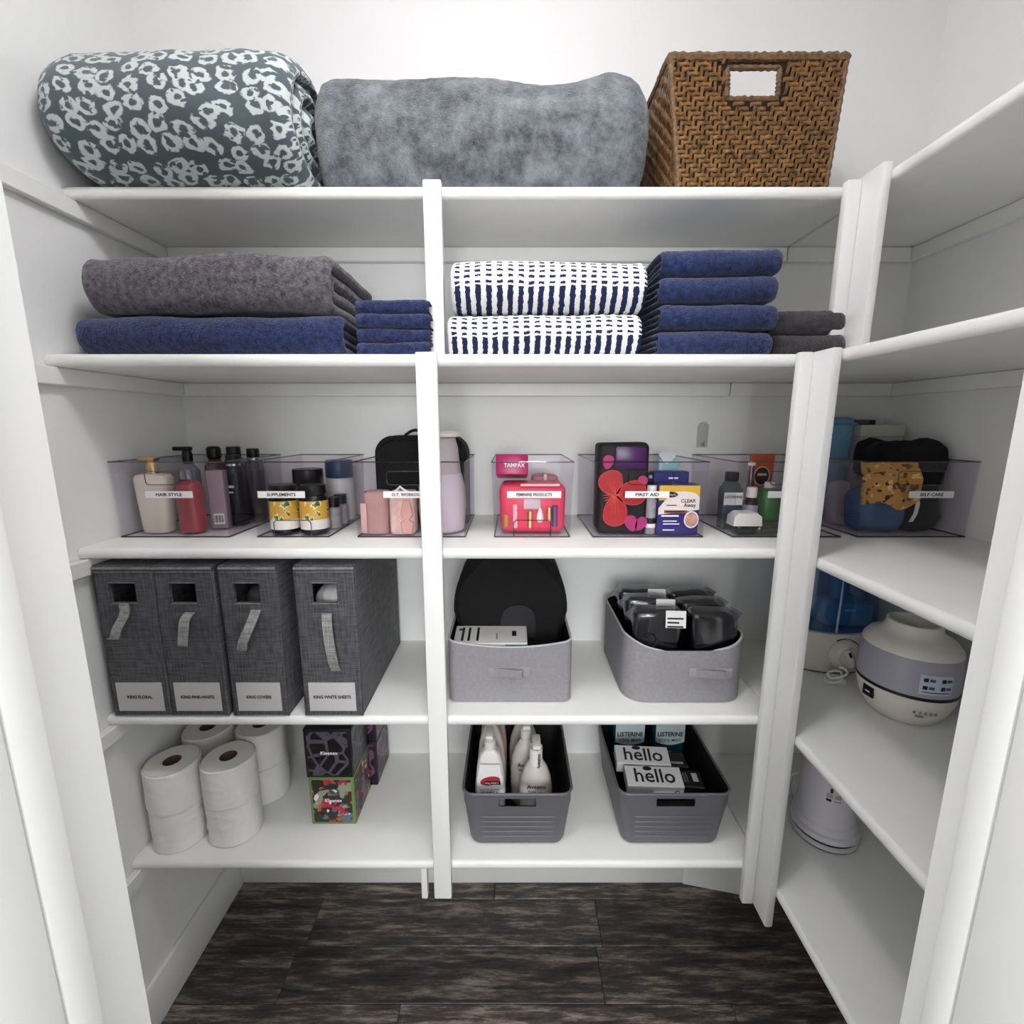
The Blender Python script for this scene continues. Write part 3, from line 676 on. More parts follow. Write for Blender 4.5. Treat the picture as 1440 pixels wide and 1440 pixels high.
# bin of hair and lotion bottles
M_cream = mat('cream_lotion', '#dcd5c6', .35); M_red = clear_mat('red_liquid', '#8e2f38', .3, .1, lo=.08); M_mauve = mat('mauve_carton', '#a08a92', .5)
M_redsolid = mat('red_soap', '#93323d', .3, var=.2, vscale=20)
s = thing('lotion_bottle', 'cream lotion bottle with gold pump in the clear bin', 'bottle', (-.885, 1.155, ZI))
obj('bottle_body', MB().loft([[(x, y, z) for x, y in rrect(-w, w, -.022*k, .022*k, .012*k)] for z, w, k in ((0, .028, .85), (.006, .032, 1), (.07, .037, 1), (.135, .041, 1), (.143, .036, .8), (.147, .015, .5))]), M_cream, s)
obj('pump_neck', MB().lathe([(.013, .147), (.014, .160), (.013, .162), (.009, .178)]), M_gold, s)
obj('pump_head', MB().rbox(-.028, .014, -.011, .011, .178, .187, .003), M_gold, s)
bottle('soap_bottle', 'dark red liquid soap bottle beside the cream lotion bottle', -.800, 1.155, [(.026, 0), (.029, .004), (.029, .110), (.024, .122), (.012, .13)], M_redsolid, [(.012, .13), (.017, .133), (.017, .155), (.012, .158)], M_film)
s = thing('tube_carton', 'mauve carton with a barcode in the clear bin of bottles', 'box', (-.757, 1.20, ZI), R(8))
obj('carton', MB().rbox(-.020, .020, -.014, .014, 0, .150, .002), M_mauve, s)
l = obj('barcode', MB().box(-.012, .014, -.0148, -.0143, .012, .040), M_label, s)
for k in range(6): obj('bar', MB().box(-.010+k*.0036, -.0085+k*.0036+.0008*(k % 2), -.0152, -.0149, .017, .035), M_ink, l, None, 0)
M_shamp = mat('black_bottle', '#121216', .25)
def pumpless(x, y, r, h, lab, nm='shampoo_bottle', band=None):
    s = bottle(nm, lab, x, y, [(r*.9, 0), (r, .005), (r, h*.78), (r*.8, h*.84)], M_shamp, [(r*.62, h*.84), (r*.66, h*.86), (r*.66, h*.99), (r*.6, h)], M_black, group=None)
    if band: obj('silver_band', MB().lathe([(r*.68, h*.85), (r*.68, h*.88)]), M_chrome, s)
    return s
b1 = pumpless(-.738, 1.245, .026, .186, 'slim black shampoo bottle printed in white beside the mauve carton', band=True)
obj('print_line', MB().box(0-0.022/2, 0+0.022/2, -0.0266-.0003, -0.0266+.0003, 0.105-0.006/2, 0.105+0.006/2), M_inkw, b1, None, 0); obj('print_line', MB().box(0-0.016/2, 0+0.016/2, -0.0266-.0003, -0.0266+.0003, 0.09-0.004/2, 0.09+0.004/2), M_inkw, b1, None, 0)
pumpless(-.716, 1.305, .024, .200, 'tall black hairspray bottle at the side of the clear bin', 'hairspray_bottle', True)
pumpless(-.775, 1.315, .027, .205, 'black bottle with wide black lid behind the mauve carton', 'shampoo_bottle')
bottle('spray_bottle', 'dark red bottle with black cap at the rear of the bin', -.84, 1.33, [(.024, 0), (.026, .004), (.026, .15), (.014, .17)], mat('wine_bottle', '#4a1f28', .3), [(.014, .17), (.018, .175), (.018, .2), (.012, .205)], M_black)
s = bottle('pump_bottle', 'clear bottle with black pump at the rear of the bin', -.888, 1.29, [(.024, 0), (.026, .004), (.026, .14), (.012, .16)], M_film, [(.012, .16), (.013, .185), (.01, .195)], M_black)
obj('pump_head', MB().rbox(-.034, .012, -.009, .009, .195, .206, .003), M_black, s)

# bin of supplements
def supp_label():
    m = bpy.data.materials.new('yellow_leaf_label'); m.use_nodes = True; nt = m.node_tree; L = nt.links
    b = nt.nodes['Principled BSDF']; b.inputs['Roughness'].default_value = .4; tc = nd(nt, 'ShaderNodeTexCoord')
    sx = nd(nt, 'ShaderNodeSeparateXYZ'); L.new(tc.outputs['Object'], sx.inputs[0])
    wv = nd(nt, 'ShaderNodeTexNoise'); wv.inputs['Scale'].default_value = 45; L.new(tc.outputs['Object'], wv.inputs['Vector'])
    r = nd(nt, 'ShaderNodeValToRGB'); cr = r.color_ramp; cr.interpolation = 'CONSTANT'; cr.elements[0].color = (*hexc('#d9a93c'), 1); cr.elements[1].position = .53; cr.elements[1].color = (*hexc('#f3edc6'), 1)
    e = cr.elements.new(.56); e.color = (*hexc('#6d8f35'), 1); e = cr.elements.new(.61); e.color = (*hexc('#2f4d21'), 1)
    L.new(wv.outputs['Fac'], r.inputs[0])
    lt = nd(nt, 'ShaderNodeMath', operation='LESS_THAN'); lt.inputs[1].default_value = .036; L.new(sx.outputs[2], lt.inputs[0])
    mx = nd(nt, 'ShaderNodeMix', data_type='RGBA'); L.new(lt.outputs[0], mx.inputs[0]); L.new(r.outputs[0], mx.inputs[6]); mx.inputs[7].default_value = (*hexc('#e6e4de'), 1)
    L.new(mx.outputs[2], b.inputs['Base Color']); return m
M_supp = supp_label()
for k, (x, lab) in enumerate(((-.566, 'yellow leaf label supplement bottle beside the wall of the narrow bin'), (-.492, 'yellow leaf label supplement bottle next to the blue lidded one'))):
    bottle('supplement_bottle', lab, x, 1.150, [(.031, 0), (.034, .004), (.034, .085), (.028, .094), (.026, .096)], M_shamp, [(.030, .096), (.031, .098), (.031, .118), (.029, .120)], M_black, labelband=(.0345, .012, .082), labm=M_supp, group='yellow supplement bottles')
bottle('supplement_jar', 'tall black supplement jar behind the yellow bottles', -.543, 1.245, [(.036, 0), (.039, .004), (.039, .105), (.034, .11)], M_shamp, [(.037, .11), (.038, .112), (.038, .148), (.036, .150)], M_black)
bottle('supplement_jar', 'white jar with a dark blue lid behind the yellow bottles', -.484, 1.315, [(.035, 0), (.037, .004), (.037, .11), (.032, .12)], M_white, [(.036, .12), (.037, .122), (.037, .165), (.035, .168)], mat('navy_lid', '#1f3a5c', .4))
for x, y, lab in ((-.466, 1.205, 'tiny gray jar with black cap near the blue lidded jar'), (-.465, 1.255, 'tiny pale jar with black cap in front of the blue lidded jar')):
    bottle('small_jar', lab, x, y, [(.017, 0), (.018, .003), (.018, .05), (.014, .055)], mat('gray_jar', '#b4b0ae', .4), [(.016, .055), (.016, .08)], M_black)

# bin behind the middle post
M_rose = mat('rose_cloth', '#b48d88', .9, var=.1, bump=.25, bscale=120); M_pinkc = mat('pink_waffle', '#d9b8b0', .9, var=.12, vscale=60, bump=.4, bscale=140)
def outline_arch(hw, h, r, n=8):
    pts = [(-hw, 0), (hw, 0)]
    for k in range(n+1): a = PI/2*k/n; pts.append((hw-r+r*math.cos(a), h-r+r*math.sin(a)))
    for k in range(n+1): a = PI/2+PI/2*k/n; pts.append((-hw+r+r*math.cos(a), h-r+r*math.sin(a)))
    return pts
s = thing('black_bag', 'black zip bag with a top handle standing in the clear bin', 'bag', (-.243, 1.302, ZI))
def pillow_prism(pts, y0, y1, inset=.012):
    cx = sum(p[0] for p in pts)/len(pts); cz = sum(p[1] for p in pts)/len(pts); rings = []
    for y, k in ((y0, 1), (y0+(y1-y0)*.12, 0), (y1-(y1-y0)*.12, 0), (y1, 1)):
        rings.append([(cx+(x-cx)*(1-k*inset/abs(max(.03, abs(x-cx)))) if abs(x-cx) > inset else x, y, cz+(z-cz)*(1-k*inset/max(.03, abs(z-cz))) if abs(z-cz) > inset else z) for x, z in pts])
    return MB().loft(rings)
obj('bag_body', pillow_prism(outline_arch(.122, .236, .05), -.06, .06), M_blackcloth, s)
obj('handle', MB().tube([(-.05+.06*k/10, 0, .236+.014*math.sin(PI*k/10)) for k in range(11)], .004, 8), M_black, s)
obj('zip', MB().tube([(x*.985, -.061, z) for x, z in outline_arch(.112, .226, .05)[2:]], .002, 6), M_chrome if False else M_black, s)
s = thing('resistance_band', 'dusty rose rolled fitness band with a strap, beside the bin wall', 'roll', (-.334, 1.150, ZI))
obj('roll', MB().loft([[(x, y, z) for x, y in rrect(-.031*k, .031*k, -.03*k, .03*k, .02*k)] for z, k in ((0, .9), (.006, 1), (.095, 1), (.103, .9))], True, False), M_rose, s)
obj('roll_core', MB().tube([(.028*math.cos(a*.5)*(1-a/34), .024*math.sin(a*.5)*(1-a/34), .101) for a in range(26)], .004, 6), M_rose, s)
obj('strap', MB().rbox(-.033, -.018, -.034, -.030, .004, .078, .0015), mat('rose_strap', '#caa49c', .5), s)
s = thing('folded_wrap', 'pale pink textured wrap tied with a bow, next to the rose roll', 'cloth', (-.269, 1.150, ZI))
obj('wrap', MB().loft([[(x, y, z) for x, y in rrect(-.031*k, .031*k, -.03*k, .03*k, .012*k)] for z, k in [(0, .92)]+[(.006+.0085*i+.004*j, 1-.03*(j)) for i in range(11) for j in (0, 1)]+[(.104, .9)]]), M_pinkc, s)
obj('bow', MB().loft([[(x+.014, y, z) for x, y in rrect(-w, w, -.036, -.028, .003)] for z, w in ((.004, .012), (.03, .016), (.036, .006), (.05, .015), (.075, .010), (.085, .008))]), mat('pink_bow', '#d4a097', .7), s)
obj('clasp', MB().tube([(-.012, -.03, .106), (0, -.032, .118), (.012, -.03, .108), (.02, -.03, .104)], .003, 6), M_white, s)
s = thing('spray_mister', 'pale lilac tapered bottle with a round white top, behind the middle post', 'bottle', (-.177, 1.178, ZI))
obj('bottle_body', MB().lathe([(.050, 0), (.056, .006), (.060, .06), (.058, .11), (.050, .145)], seg=36), mat('lilac_plastic', '#cfc4cc', .35), s)
obj('upper_body', MB().lathe([(.0485, .145), (.042, .21), (.036, .232)], seg=36), mat('lilac_gray_plastic', '#bdb3b6', .4), s)
obj('top_disc', MB().lathe([(.030, .232), (.048, .236), (.050, .243), (.040, .250)], seg=36), M_white, s)

# bin with the pink pouch
M_pink = mat('pink_vinyl', '#e0405f', .35, bump=.3, bscale=14); M_mag = mat('magenta_carton', '#b3125f', .3)
s = thing('pink_pouch', 'bright pink vinyl pouch filling the narrow clear bin', 'pouch', (.05, 1.125, ZI))
obj('pouch_body', MB().rbox(-.080, .080, 0, .10, .004, .122, .016, 3).wobble(.006, 14, 3, 0.0), M_pink, s)
obj('zip_line', MB().rbox(-.03, .066, -.003, .005, .118, .124, .002), mat('pale_pink', '#f0b9c0', .5), s)
for x, z0, z1, m_, nm in ((-.006, .018, .058, M_gold, 'gold_stick'), (.040, .034, .068, M_gold, 'gold_stick'), (-.064, .020, .050, mat('orange_stick', '#b98448', .5), 'orange_stick'), (.054, .02, .072, mat('plum_stick', '#5d4a74', .4), 'plum_stick')):
    obj(nm, MB().tube([(x, -.005, z0), (x, -.005, z1)], .0065, 10), m_, s)
obj('white_clip', MB().lathe([(.004, .030), (.009, .036), (.008, .05), (.003, .066)], cx=.018, cy=-.004), M_white, s)
obj('white_pad', MB().rbox(-.022, .020, -.004, .002, .062, .088, .003), mat('white_pad', '#cfc0c8', .6), s)
obj('striped_strip', MB().rbox(-.048, -.036, -.005, .001, .015, .075, .003), mat('pink_stripe', '#e7a3ab', .6, var=.5, vscale=140), s)
s = thing('tampon_carton', 'magenta carton lying tilted on the pink pouch', 'box', (.0, 1.160, ZI+.124))
rm = Matrix.Rotation(R(-12), 3, 'X')
obj('carton', MB().rbox(-.040, .040, 0, .085, 0, .052, .004).rot(rm).xf(lambda a, b, c: (a, b, c+.018)), M_mag, s)
text('TAMPAX', M_inkw, s, .006, .0030, .042, width=.052, rotm=rm, bold=.03)
for k, (x, lab) in enumerate(((.070, 'dusty pink wrapped pack beside the magenta carton'), (.105, 'dusty pink wrapped pack against the bin wall'))):
    s = thing('wrapped_pack', lab, 'pack', (x, 1.265, ZI)); obj('wrapper', MB().rbox(-.017, .017, -.03, .03, 0, .132, .008, 2).wobble(.004, 25, k+5, 0), mat('dusty_pink_film', '#b0727c', .4), s)
    obj('band', MB().rbox(-.019, -.012, -.032, .032, .002, .136, .003) if k else MB().rbox(.013, .019, -.032, .032, .002, .136, .003), mat('pale_band', '#e4c8c4', .5), s)

# first aid bin
s = thing('floral_pouch', 'black pouch printed with a large red flower and pink leaves', 'pouch', (.270, 1.124, ZI))
obj('pouch_body', MB().rbox(-.060, .060, 0, .085, 0, .222, .012, 3).wobble(.005, 16, 8, 0.0), mat('black_print_cloth', '#151213', .7, bump=.2), s)
def petal(cx, cz, ang, ln, wd, m, nm, y=-.0045, rim=None):
    pts = []
    for k in range(20):
        t = 2*PI*k/20; a = ln/2*(1-math.cos(t)); b = wd/2*math.sin(t)*(1.15-.3*math.cos(t))
        pts.append((cx+a*math.cos(ang)-b*math.sin(ang), cz+a*math.sin(ang)+b*math.cos(ang)))
    o = obj(nm, MB().prism_y(pts, y, y+.003), m, s, None, 0)
    if rim: obj('petal_edge', MB().tube([(x, y, z) for x, z in pts], .0008, 5, closed=True), rim, o)
    for q in (-.35, 0, .35):
        if rim: obj('petal_vein', MB().tube([(cx, y-.0004, cz), (cx+ln*.6*math.cos(ang+q*.6), y-.0004, cz+ln*.6*math.sin(ang+q*.6))], .0006, 5), rim, o)
M_pet = mat('red_petal', '#a80f18', .5); M_petr = mat('coral_line', '#e0503c', .5); M_pl = mat('hot_pink_leaf', '#a82468', .5)
fx, fz = -.020, .097
for a_, ln in ((112, .062), (8, .074), (270, .076)): petal(fx, fz, R(a_), ln, .050, M_pet, 'flower_petal', -.0055, M_petr)
for k in range(7): obj('stamen', MB().tube([(fx, -.0065, fz), (fx+.03*math.cos(R(165+14*k)), -.0065, fz+.03*math.sin(R(165+14*k)))], .0008, 5), M_petr, s)
petal(-.044, .160, R(80), .034, .022, M_pl, 'pink_leaf'); petal(.028, .008, R(110), .042, .026, M_pl, 'pink_leaf'); petal(.034, .010, R(60), .038, .022, M_pl, 'pink_leaf'); petal(.036, .112, R(70), .034, .020, M_pl, 'pink_leaf')
obj('purple_panel', MB().rbox(-.026, .052, -.006, .012, .158, .214, .006, 2).wobble(.003, 30, 2), mat('purple_satin', '#431650', .3), s)
s = thing('wart_carton', 'yellow, white and indigo printed carton in the clear bin', 'box', (.403, 1.118, ZI))
obj('carton', MB().rbox(-.050, .050, 0, .055, 0, .122, .0015, 1), mat('indigo_ink', '#2b2470', .4), s)
M_yel = mat('carton_yellow', '#e3b93a', .4); M_cwhite = mat('carton_white', '#efe6e0', .4)
obj('yellow_panel', MB().box(-.049, .049, -.0006, 0, .085, .121), M_yel, s)
pts = [(-.049, .05), (.049, .062), (.049, .092)]+[(.049-.098*k/10, .092+.015*math.sin(PI*(k/10)*.8+.5)) for k in range(1, 8)]+[(-.049, .066)]
obj('white_panel', MB().prism_y(pts, -.0011, -.0006), M_cwhite, s, None, 0)
obj('oval_mark', MB().prism_y([(-.022+.018*math.cos(2*PI*k/20), .099+.007*math.sin(2*PI*k/20)) for k in range(20)], -.0018, -.0011), M_ink, s, None, 0)
text("Dr.Scholl's", M_inkw, s, -.022, -.0022, .099, width=.028)
sk = Matrix.Identity(3)
text('CLEAR', M_ink, s, .022, -.0016, .084, width=.036, bold=.02); text('Away', M_ink, s, .026, -.0016, .072, width=.030, bold=.02); obj('print_line', MB().box(-0.018-0.024/2, -0.018+0.024/2, -0.0016-.0003, -0.0016+.0003, 0.073-0.002/2, 0.073+0.002/2), M_ink, s, None, 0)
obj('orange_band', MB().box(-.035, .02, -.0018, -.0011, .054, .061), mat('rust_ink', '#a8622f', .4), s); obj('print_line', MB().box(-0.008-0.046/2, -0.008+0.046/2, -0.0022-.0003, -0.0022+.0003, 0.0575-0.003/2, 0.0575+0.003/2), M_ink, s, None, 0)
obj('print_line', MB().box(-0.02-0.042/2, -0.02+0.042/2, -0.001-.0003, -0.001+.0003, 0.047-0.004/2, 0.047+0.004/2), M_inkw, s, None, 0); 
for z, t_ in ((.034, ' '*15), (.027, ' '*18), (.012, ' '*13)): obj('print_line', MB().box(-.036, -.036+.0022*len(t_), -.0013, -.0007, z-.0014, z+.0014), M_inkw, s, None, 0)
obj('photo_circle', MB().prism_y([(.032+.021*math.cos(2*PI*k/24)*.85, .038+.021*math.sin(2*PI*k/24)) for k in range(24)], -.0018, -.0006), M_inkw, s, None, 0)
obj('photo_disc', MB().prism_y([(.032+.018*math.cos(2*PI*k/24)*.85, .038+.018*math.sin(2*PI*k/24)) for k in range(24)], -.0024, -.0018), mat('skin_print', '#c99a86', .5, var=.3, vscale=60), s, None, 0)
s = bottle('spray_tube', 'slim silver gray tube with white cap beside the floral pouch', .340, 1.135, [(.0125, 0), (.0135, .003), (.0135, .085), (.010, .090)], mat('silver_label', '#9b9a9c', .4, var=.3, vscale=70), [(.0125, .09), (.0125, .118), (.011, .12)], M_white)
obj('bar_label', MB().lathe([(.0138, .016), (.0138, .026)], cap0=False, cap1=False), M_label, s); obj('ink_band', MB().lathe([(.0138, .026), (.0138, .04)], cap0=False, cap1=False), M_ink, s)
s = thing('bandage_carton', 'dark blue bandage carton behind the yellow carton', 'box', (.402, 1.20, ZI)); obj('carton', MB().rbox(-.045, .045, -.02, .02, 0, .148, .002, 1), mat('dark_blue_carton', '#27306e', .4), s)
obj('print_line', MB().box(0.005-0.024/2, 0.005+0.024/2, -0.0204-.0003, -0.0204+.0003, 0.132-0.004/2, 0.132+0.004/2), M_inkw, s, None, 0)
s = thing('tissue_pack', 'pale blue tissue pack with crumpled wrapper behind the blue carton', 'pack', (.418, 1.268, ZI)); obj('wrapper', MB().rbox(-.028, .028, -.02, .02, 0, .178, .010, 2).wobble(.006, 22, 4, 0), mat('pale_blue_wrap', '#9cc4cd', .3), s)
obj('crumpled_flap', MB().add([(-.03, -.022, .185), (-.012, -.03, .160), (.012, -.024, .178), (.02, -.01, .192), (-.02, 0, .196)], [(0, 1, 2), (0, 2, 3), (0, 3, 4), (0, 4, 1), (1, 4, 3), (1, 3, 2)]), mat('white_wrap', '#d8dfe0', .25), s)
s = thing('ointment_box', 'small black box with a gray label next to the blue carton', 'box', (.345, 1.21, ZI)); obj('carton', MB().rbox(-.03, .03, -.018, .018, 0, .145, .002, 1), M_black, s); obj('label', MB().box(.004, .026, -.0188, -.0182, .13, .138), mat('gray_label', '#a6a6a8', .5), s)
s = thing('ointment_bottle', 'dark bottle standing behind the black box', 'bottle', (.312, 1.28, ZI)); obj('bottle_body', MB().lathe([(.02, 0), (.021, .003), (.021, .15), (.016, .156)]), M_shamp, s); obj('cap', MB().lathe([(.018, .156), (.018, .178)]), M_black, s)

# travel bin
M_clrl = clear_mat('clear_bottle', '#b9c4bd', .4, .06, lo=.1)
s = thing('mouthwash_bottle', 'small clear mouthwash bottle with black cap in the travel bin', 'bottle', (.566, 1.205, ZI))
obj('bottle_body', MB().loft([[(x, y, z) for x, y in rrect(-w, w, -.018, .018, .006)] for z, w in ((0, .024), (.1, .026), (.112, .018), (.122, .011))]), mat('mouthwash', '#4b5a56', .15), s)
obj('label', MB().box(-.024, .024, -.0192, -.0186, .062, .094), M_label, s); text('LISTERINE', M_ink, s, 0, -.0198, .083, width=.044, bold=.02)
obj('lower_label', MB().box(-.018, .024, -.0192, -.0186, .012, .055), mat('slate_label', '#3e5566', .4), s); obj('cap', MB().rbox(-.014, .014, -.012, .012, .122, .146, .003), M_black, s)
bottle('pill_bottle', 'brown glass bottle with square white cap in the travel bin', .606, 1.175, [(.016, 0), (.017, .003), (.017, .075), (.010, .084)], mat('amber_glass', '#3a2220', .2), [(.012, .084), (.0125, .086), (.0125, .108), (.011, .11)], M_white, labelband=(.0174, .02, .066), labm=mat('blue_gray_label', '#9aa0ae', .5))
s = thing('cream_jar', 'squat white jar on a greenish base at the front of the travel bin', 'jar', (.573, 1.135, ZI)); obj('jar_base', MB().rbox(-.022, .022, -.02, .02, 0, .022, .003), clear_mat('aqua_plastic', '#9dbfae', .4), s); obj('jar_lid', MB().loft([[(x, y, z) for x, y in rrect(-w, w, -.022, .022, .005)] for z, w in ((.022, .036), (.044, .034), (.054, .022))]), M_white, s)
s = thing('lotion_tube', 'orange tube with a dark round emblem standing in the travel bin', 'tube', (.672, 1.265, ZI))
M_or = mat('orange_tube', '#b2532f', .4)
obj('tube_body', MB().loft([[(x, y, z) for x, y in rrect(-w, w, -d_, d_, min(w, d_)*.8)] for z, w, d_ in ((.02, .022, .018), (.08, .026, .016), (.15, .031, .010), (.188, .034, .003))]), M_or, s); obj('cap', MB().lathe([(.02, 0), (.021, .018), (.02, .021)]), M_white, s)
obj('emblem', MB().prism_y([(-.006+.022*math.cos(2*PI*k/24), .130+.026*math.sin(2*PI*k/24)) for k in range(24)], -.0165, -.0155), mat('cream_ring', '#e0b79a', .5), s, None, 0)
obj('emblem_disc', MB().prism_y([(-.006+.019*math.cos(2*PI*k/24), .130+.023*math.sin(2*PI*k/24)) for k in range(24)], -.0172, -.0165), mat('dark_brown_ink', '#2a1a18', .5), s, None, 0); obj('print_line', MB().box(-0.006-0.024/2, -0.006+0.024/2, -0.0176-.0003, -0.0176+.0003, 0.134-0.006/2, 0.134+0.006/2), MATS['cream_ring'], s, None, 0)
s = thing('white_tube', 'small white tube leaning beside the orange tube', 'tube', (.638, 1.25, ZI)); obj('tube_body', MB().lathe([(.009, 0), (.010, .01), (.0095, .12), (.006, .158)]), M_film, s); obj('cap', MB().lathe([(.0095, .158), (.0095, .168)]), M_white, s)
s = thing('green_bottle', 'rounded green bottle behind the label of the travel bin', 'bottle', (.660, 1.195, ZI)); obj('bottle_body', MB().lathe([(.024, .0), (.030, .02), (.032, .07), (.028, .098), (.012, .106)]), mat('green_plastic', '#3f7a3f', .3), s); obj('cap', MB().lathe([(.012, .106), (.012, .12)]), M_white, s)
s = thing('travel_pouch', 'crumpled clear green plastic pouch at the bottom of the travel bin', 'pouch', (.665, 1.14, ZI)); obj('pouch_body', MB().rbox(-.06, .06, -.022, .022, 0, .03, .012, 3).wobble(.012, 22, 12, 0), clear_mat('green_film', '#b9c79a', .5, .1, lo=.12), s); obj('zip_line', MB().tube([(-.055, -.025, .02), (0, -.029, .012), (.055, -.022, .03)], .0016, 6), M_film, s)
s = thing('wall_hook', 'small arched clear plastic hook on the back wall', 'hook', (on_y(987, 622, YB)[0], YB-.003, 1.52)); obj('hook_plate', MB().prism_y(outline_arch(.016, .074, .0155), 0, .003), clear_mat('hook_plastic', '#f0efef', .3, lo=.03), s, None, 0); obj('hook_lip', MB().tube([(0, 0, .01), (0, -.012, .004), (0, -.014, .018)], .003, 6), MATS['hook_plastic'], s)

# bin on the short shelf
s = thing('black_garment', 'crumpled black garment bundled in the bin on the short shelf', 'garment', (1.0, 1.28, ZI))
m = MB().rbox(-.068, .085, -.135, .075, 0, .225, .045, 4)
bm = bmesh.new(); me = bpy.data.meshes.new('t'); me.from_pydata(m.v, [], m.f); bm.from_mesh(me); bmesh.ops.subdivide_edges(bm, edges=bm.edges[:], cuts=3, use_grid_fill=True); m.v = [v.co[:] for v in bm.verts]; bm.verts.index_update(); m.f = [[v.index for v in f.verts] for f in bm.faces]; bm.free()
m.wobble(.022, 11, 6, 0).wobble(.006, 40, 9, 0)
m.xf(lambda a, b, c: (max(min(a, .0885), (.004 if c < .125 else -.085)), max(-.15, min(b, .008)), c))
obj('cloth_bundle', m, M_blackcloth, s, None, 60)
s = thing('ice_pack', 'blue cloth ice pack with a white strap low in the bin', 'pack', (.905, 1.148, ZI))
def blob(x0, x1, y0, y1, z0, z1, r, seed, amp, fq=14):
    m = MB().rbox(x0, x1, y0, y1, z0, z1, r, 4); bm = bmesh.new(); me = bpy.data.meshes.new('t'); me.from_pydata(m.v, [], m.f); bm.from_mesh(me); bpy.data.meshes.remove(me)
    bmesh.ops.subdivide_edges(bm, edges=bm.edges[:], cuts=2, use_grid_fill=True); bm.verts.index_update(); m.v = [v.co[:] for v in bm.verts]; m.f = [[v.index for v in f.verts] for f in bm.faces]; bm.free()
    return m.wobble(amp, fq, seed, 0.0)
obj('pack_cloth', blob(-.050, .078, -.012, .062, 0, .105, .03, 3, .008), mat('blue_cloth', '#3a5f88', .6, var=.15, bump=.2), s)
obj('strap', MB().ribbon([(.074, -.019, .03), (.080, -.022, .05), (.084, -.020, .075), (.078, -.016, .105), (.085, -.014, .125)], .009, .002), M_white, s)
s = thing('mustard_cloth', 'mustard yellow cloth with a brown floral print draped over the blue pack', 'cloth', (.905, 1.137, ZI+.105))
M_must = blotch_mat('mustard_print', '#c8923f', [('#6b3f22', .60), ('#e8c98a', .64), ('#2d2420', .63)], 44, .8)
vs, fs = [], []; nx, nz = 16, 12
for th in (0, .006):
    for j in range(nz+1):
        for i in range(nx+1):
            u_, v_ = i/nx, j/nz; x = -.062+.14*u_; low = -.030-.030*math.exp(-((u_-.72)/.25)**2)+.02*u_
            z = low+(.070-low)*v_; y = -.020+.004*math.sin(u_*9)+.05*max(0, v_-.6)**1.0+th
            vs.append((x, y, z))
n1 = (nx+1)*(nz+1)
for j in range(nz):
    for i in range(nx):
        a_ = j*(nx+1)+i; fs += [(a_, a_+1, a_+nx+2, a_+nx+1), (n1+a_, n1+a_+nx+1, n1+a_+nx+2, n1+a_+1)]
for j in range(nz):
    for i_ in (0, nx): a_ = j*(nx+1)+i_; fs.append((a_, a_+nx+1, n1+a_+nx+1, n1+a_))
for i in range(nx):
    for j_ in (0, nz): a_ = j_*(nx+1)+i; fs.append((a_, a_+1, n1+a_+1, n1+a_))
obj('cloth_sheet', MB().add(vs, fs).wobble(.004, 30, 2), M_must, s, None, 60)
s = thing('white_sleeve', 'crumpled white cloth behind the blue pack at the bin wall', 'cloth', (.884, 1.248, ZI)); obj('cloth_fold', blob(-.028, .024, -.02, .03, 0, .115, .02, 7, .008), mat('gray_white_cloth', '#b9bbc0', .8), s)
s = thing('blue_pouch', 'tall light blue soft pouch at the rear of the bin', 'pouch', (.900, 1.325, ZI)); obj('pouch_body', blob(-.042, .042, -.025, .025, 0, .285, .018, 5, .005), mat('light_blue_cloth', '#6a9ab8', .6, var=.1), s); obj('top_fold', MB().rbox(-.041, .041, -.027, -.022, .262, .270, .002), mat('blue_hem', '#5787a6', .6), s)
s = thing('white_carton', 'narrow white carton standing upright at the rear of the bin', 'box', (1.026, 1.334, ZI)); obj('carton', MB().rbox(-.060, .058, -.018, .018, 0, .26, .002, 1), mat('pale_carton', '#b9b7b5', .5), s); obj('lid', MB().rbox(-.062, .060, -.020, .020, .232, .264, .002, 1), mat('carton_lid', '#d3d2cb', .5), s)

s = thing('black_case', 'flat black case standing behind the white carton in the bin', 'case', (.995, 1.367, ZI)); obj('case_body', MB().rbox(-.040, .040, -.010, .010, 0, .278, .004, 2), M_black, s); obj('case_label', MB().box(-.02, .02, -.0108, -.0100, .268, .275), mat('gray_case_label', '#77777c', .5), s)

# ------------------------------------------------------------ fabric boxes
Z4 = SH[1]+.0005
M_lin = weave_mat('charcoal_linen', '#4c4c4f', .5); M_lin2 = weave_mat('piping_linen', '#77777a', .3); M_strap = weave_mat('gray_strap', '#8a8a88', .35, 300)
straps = [[(.0, -.006, .295), (.004, -.012, .272), (-.006, -.026, .243), (-.012, -.030, .222), (-.026, -.022, .218)],
          [(.010, -.004, .272), (.008, -.020, .262), (.004, -.024, .235), (.000, -.026, .205), (-.006, -.018, .198)],
          [(.016, -.004, .278), (.016, -.022, .262), (.006, -.032, .235), (-.004, -.034, .212), (-.012, -.026, .192)],
          [(.004, -.004, .270), (.008, -.018, .262), (.011, -.022, .215), (.014, -.016, .16), (.015, -.004, .13)]]
boxes = [(-.936, -.803, 'KING FLORAL', 'gray linen storage box nearest the cleated wall, strap curling sideways'), (-.801, -.668, 'KING PINK-WHITE', 'gray linen storage box, second from the cleated wall'),
         (-.655, -.527, 'KING COVERS', 'gray linen storage box, third from the cleated wall, strap pulled outward'), (-.487, -.352, 'KING WHITE SHEETS', 'gray linen storage box standing apart, with white cloth in its window')]
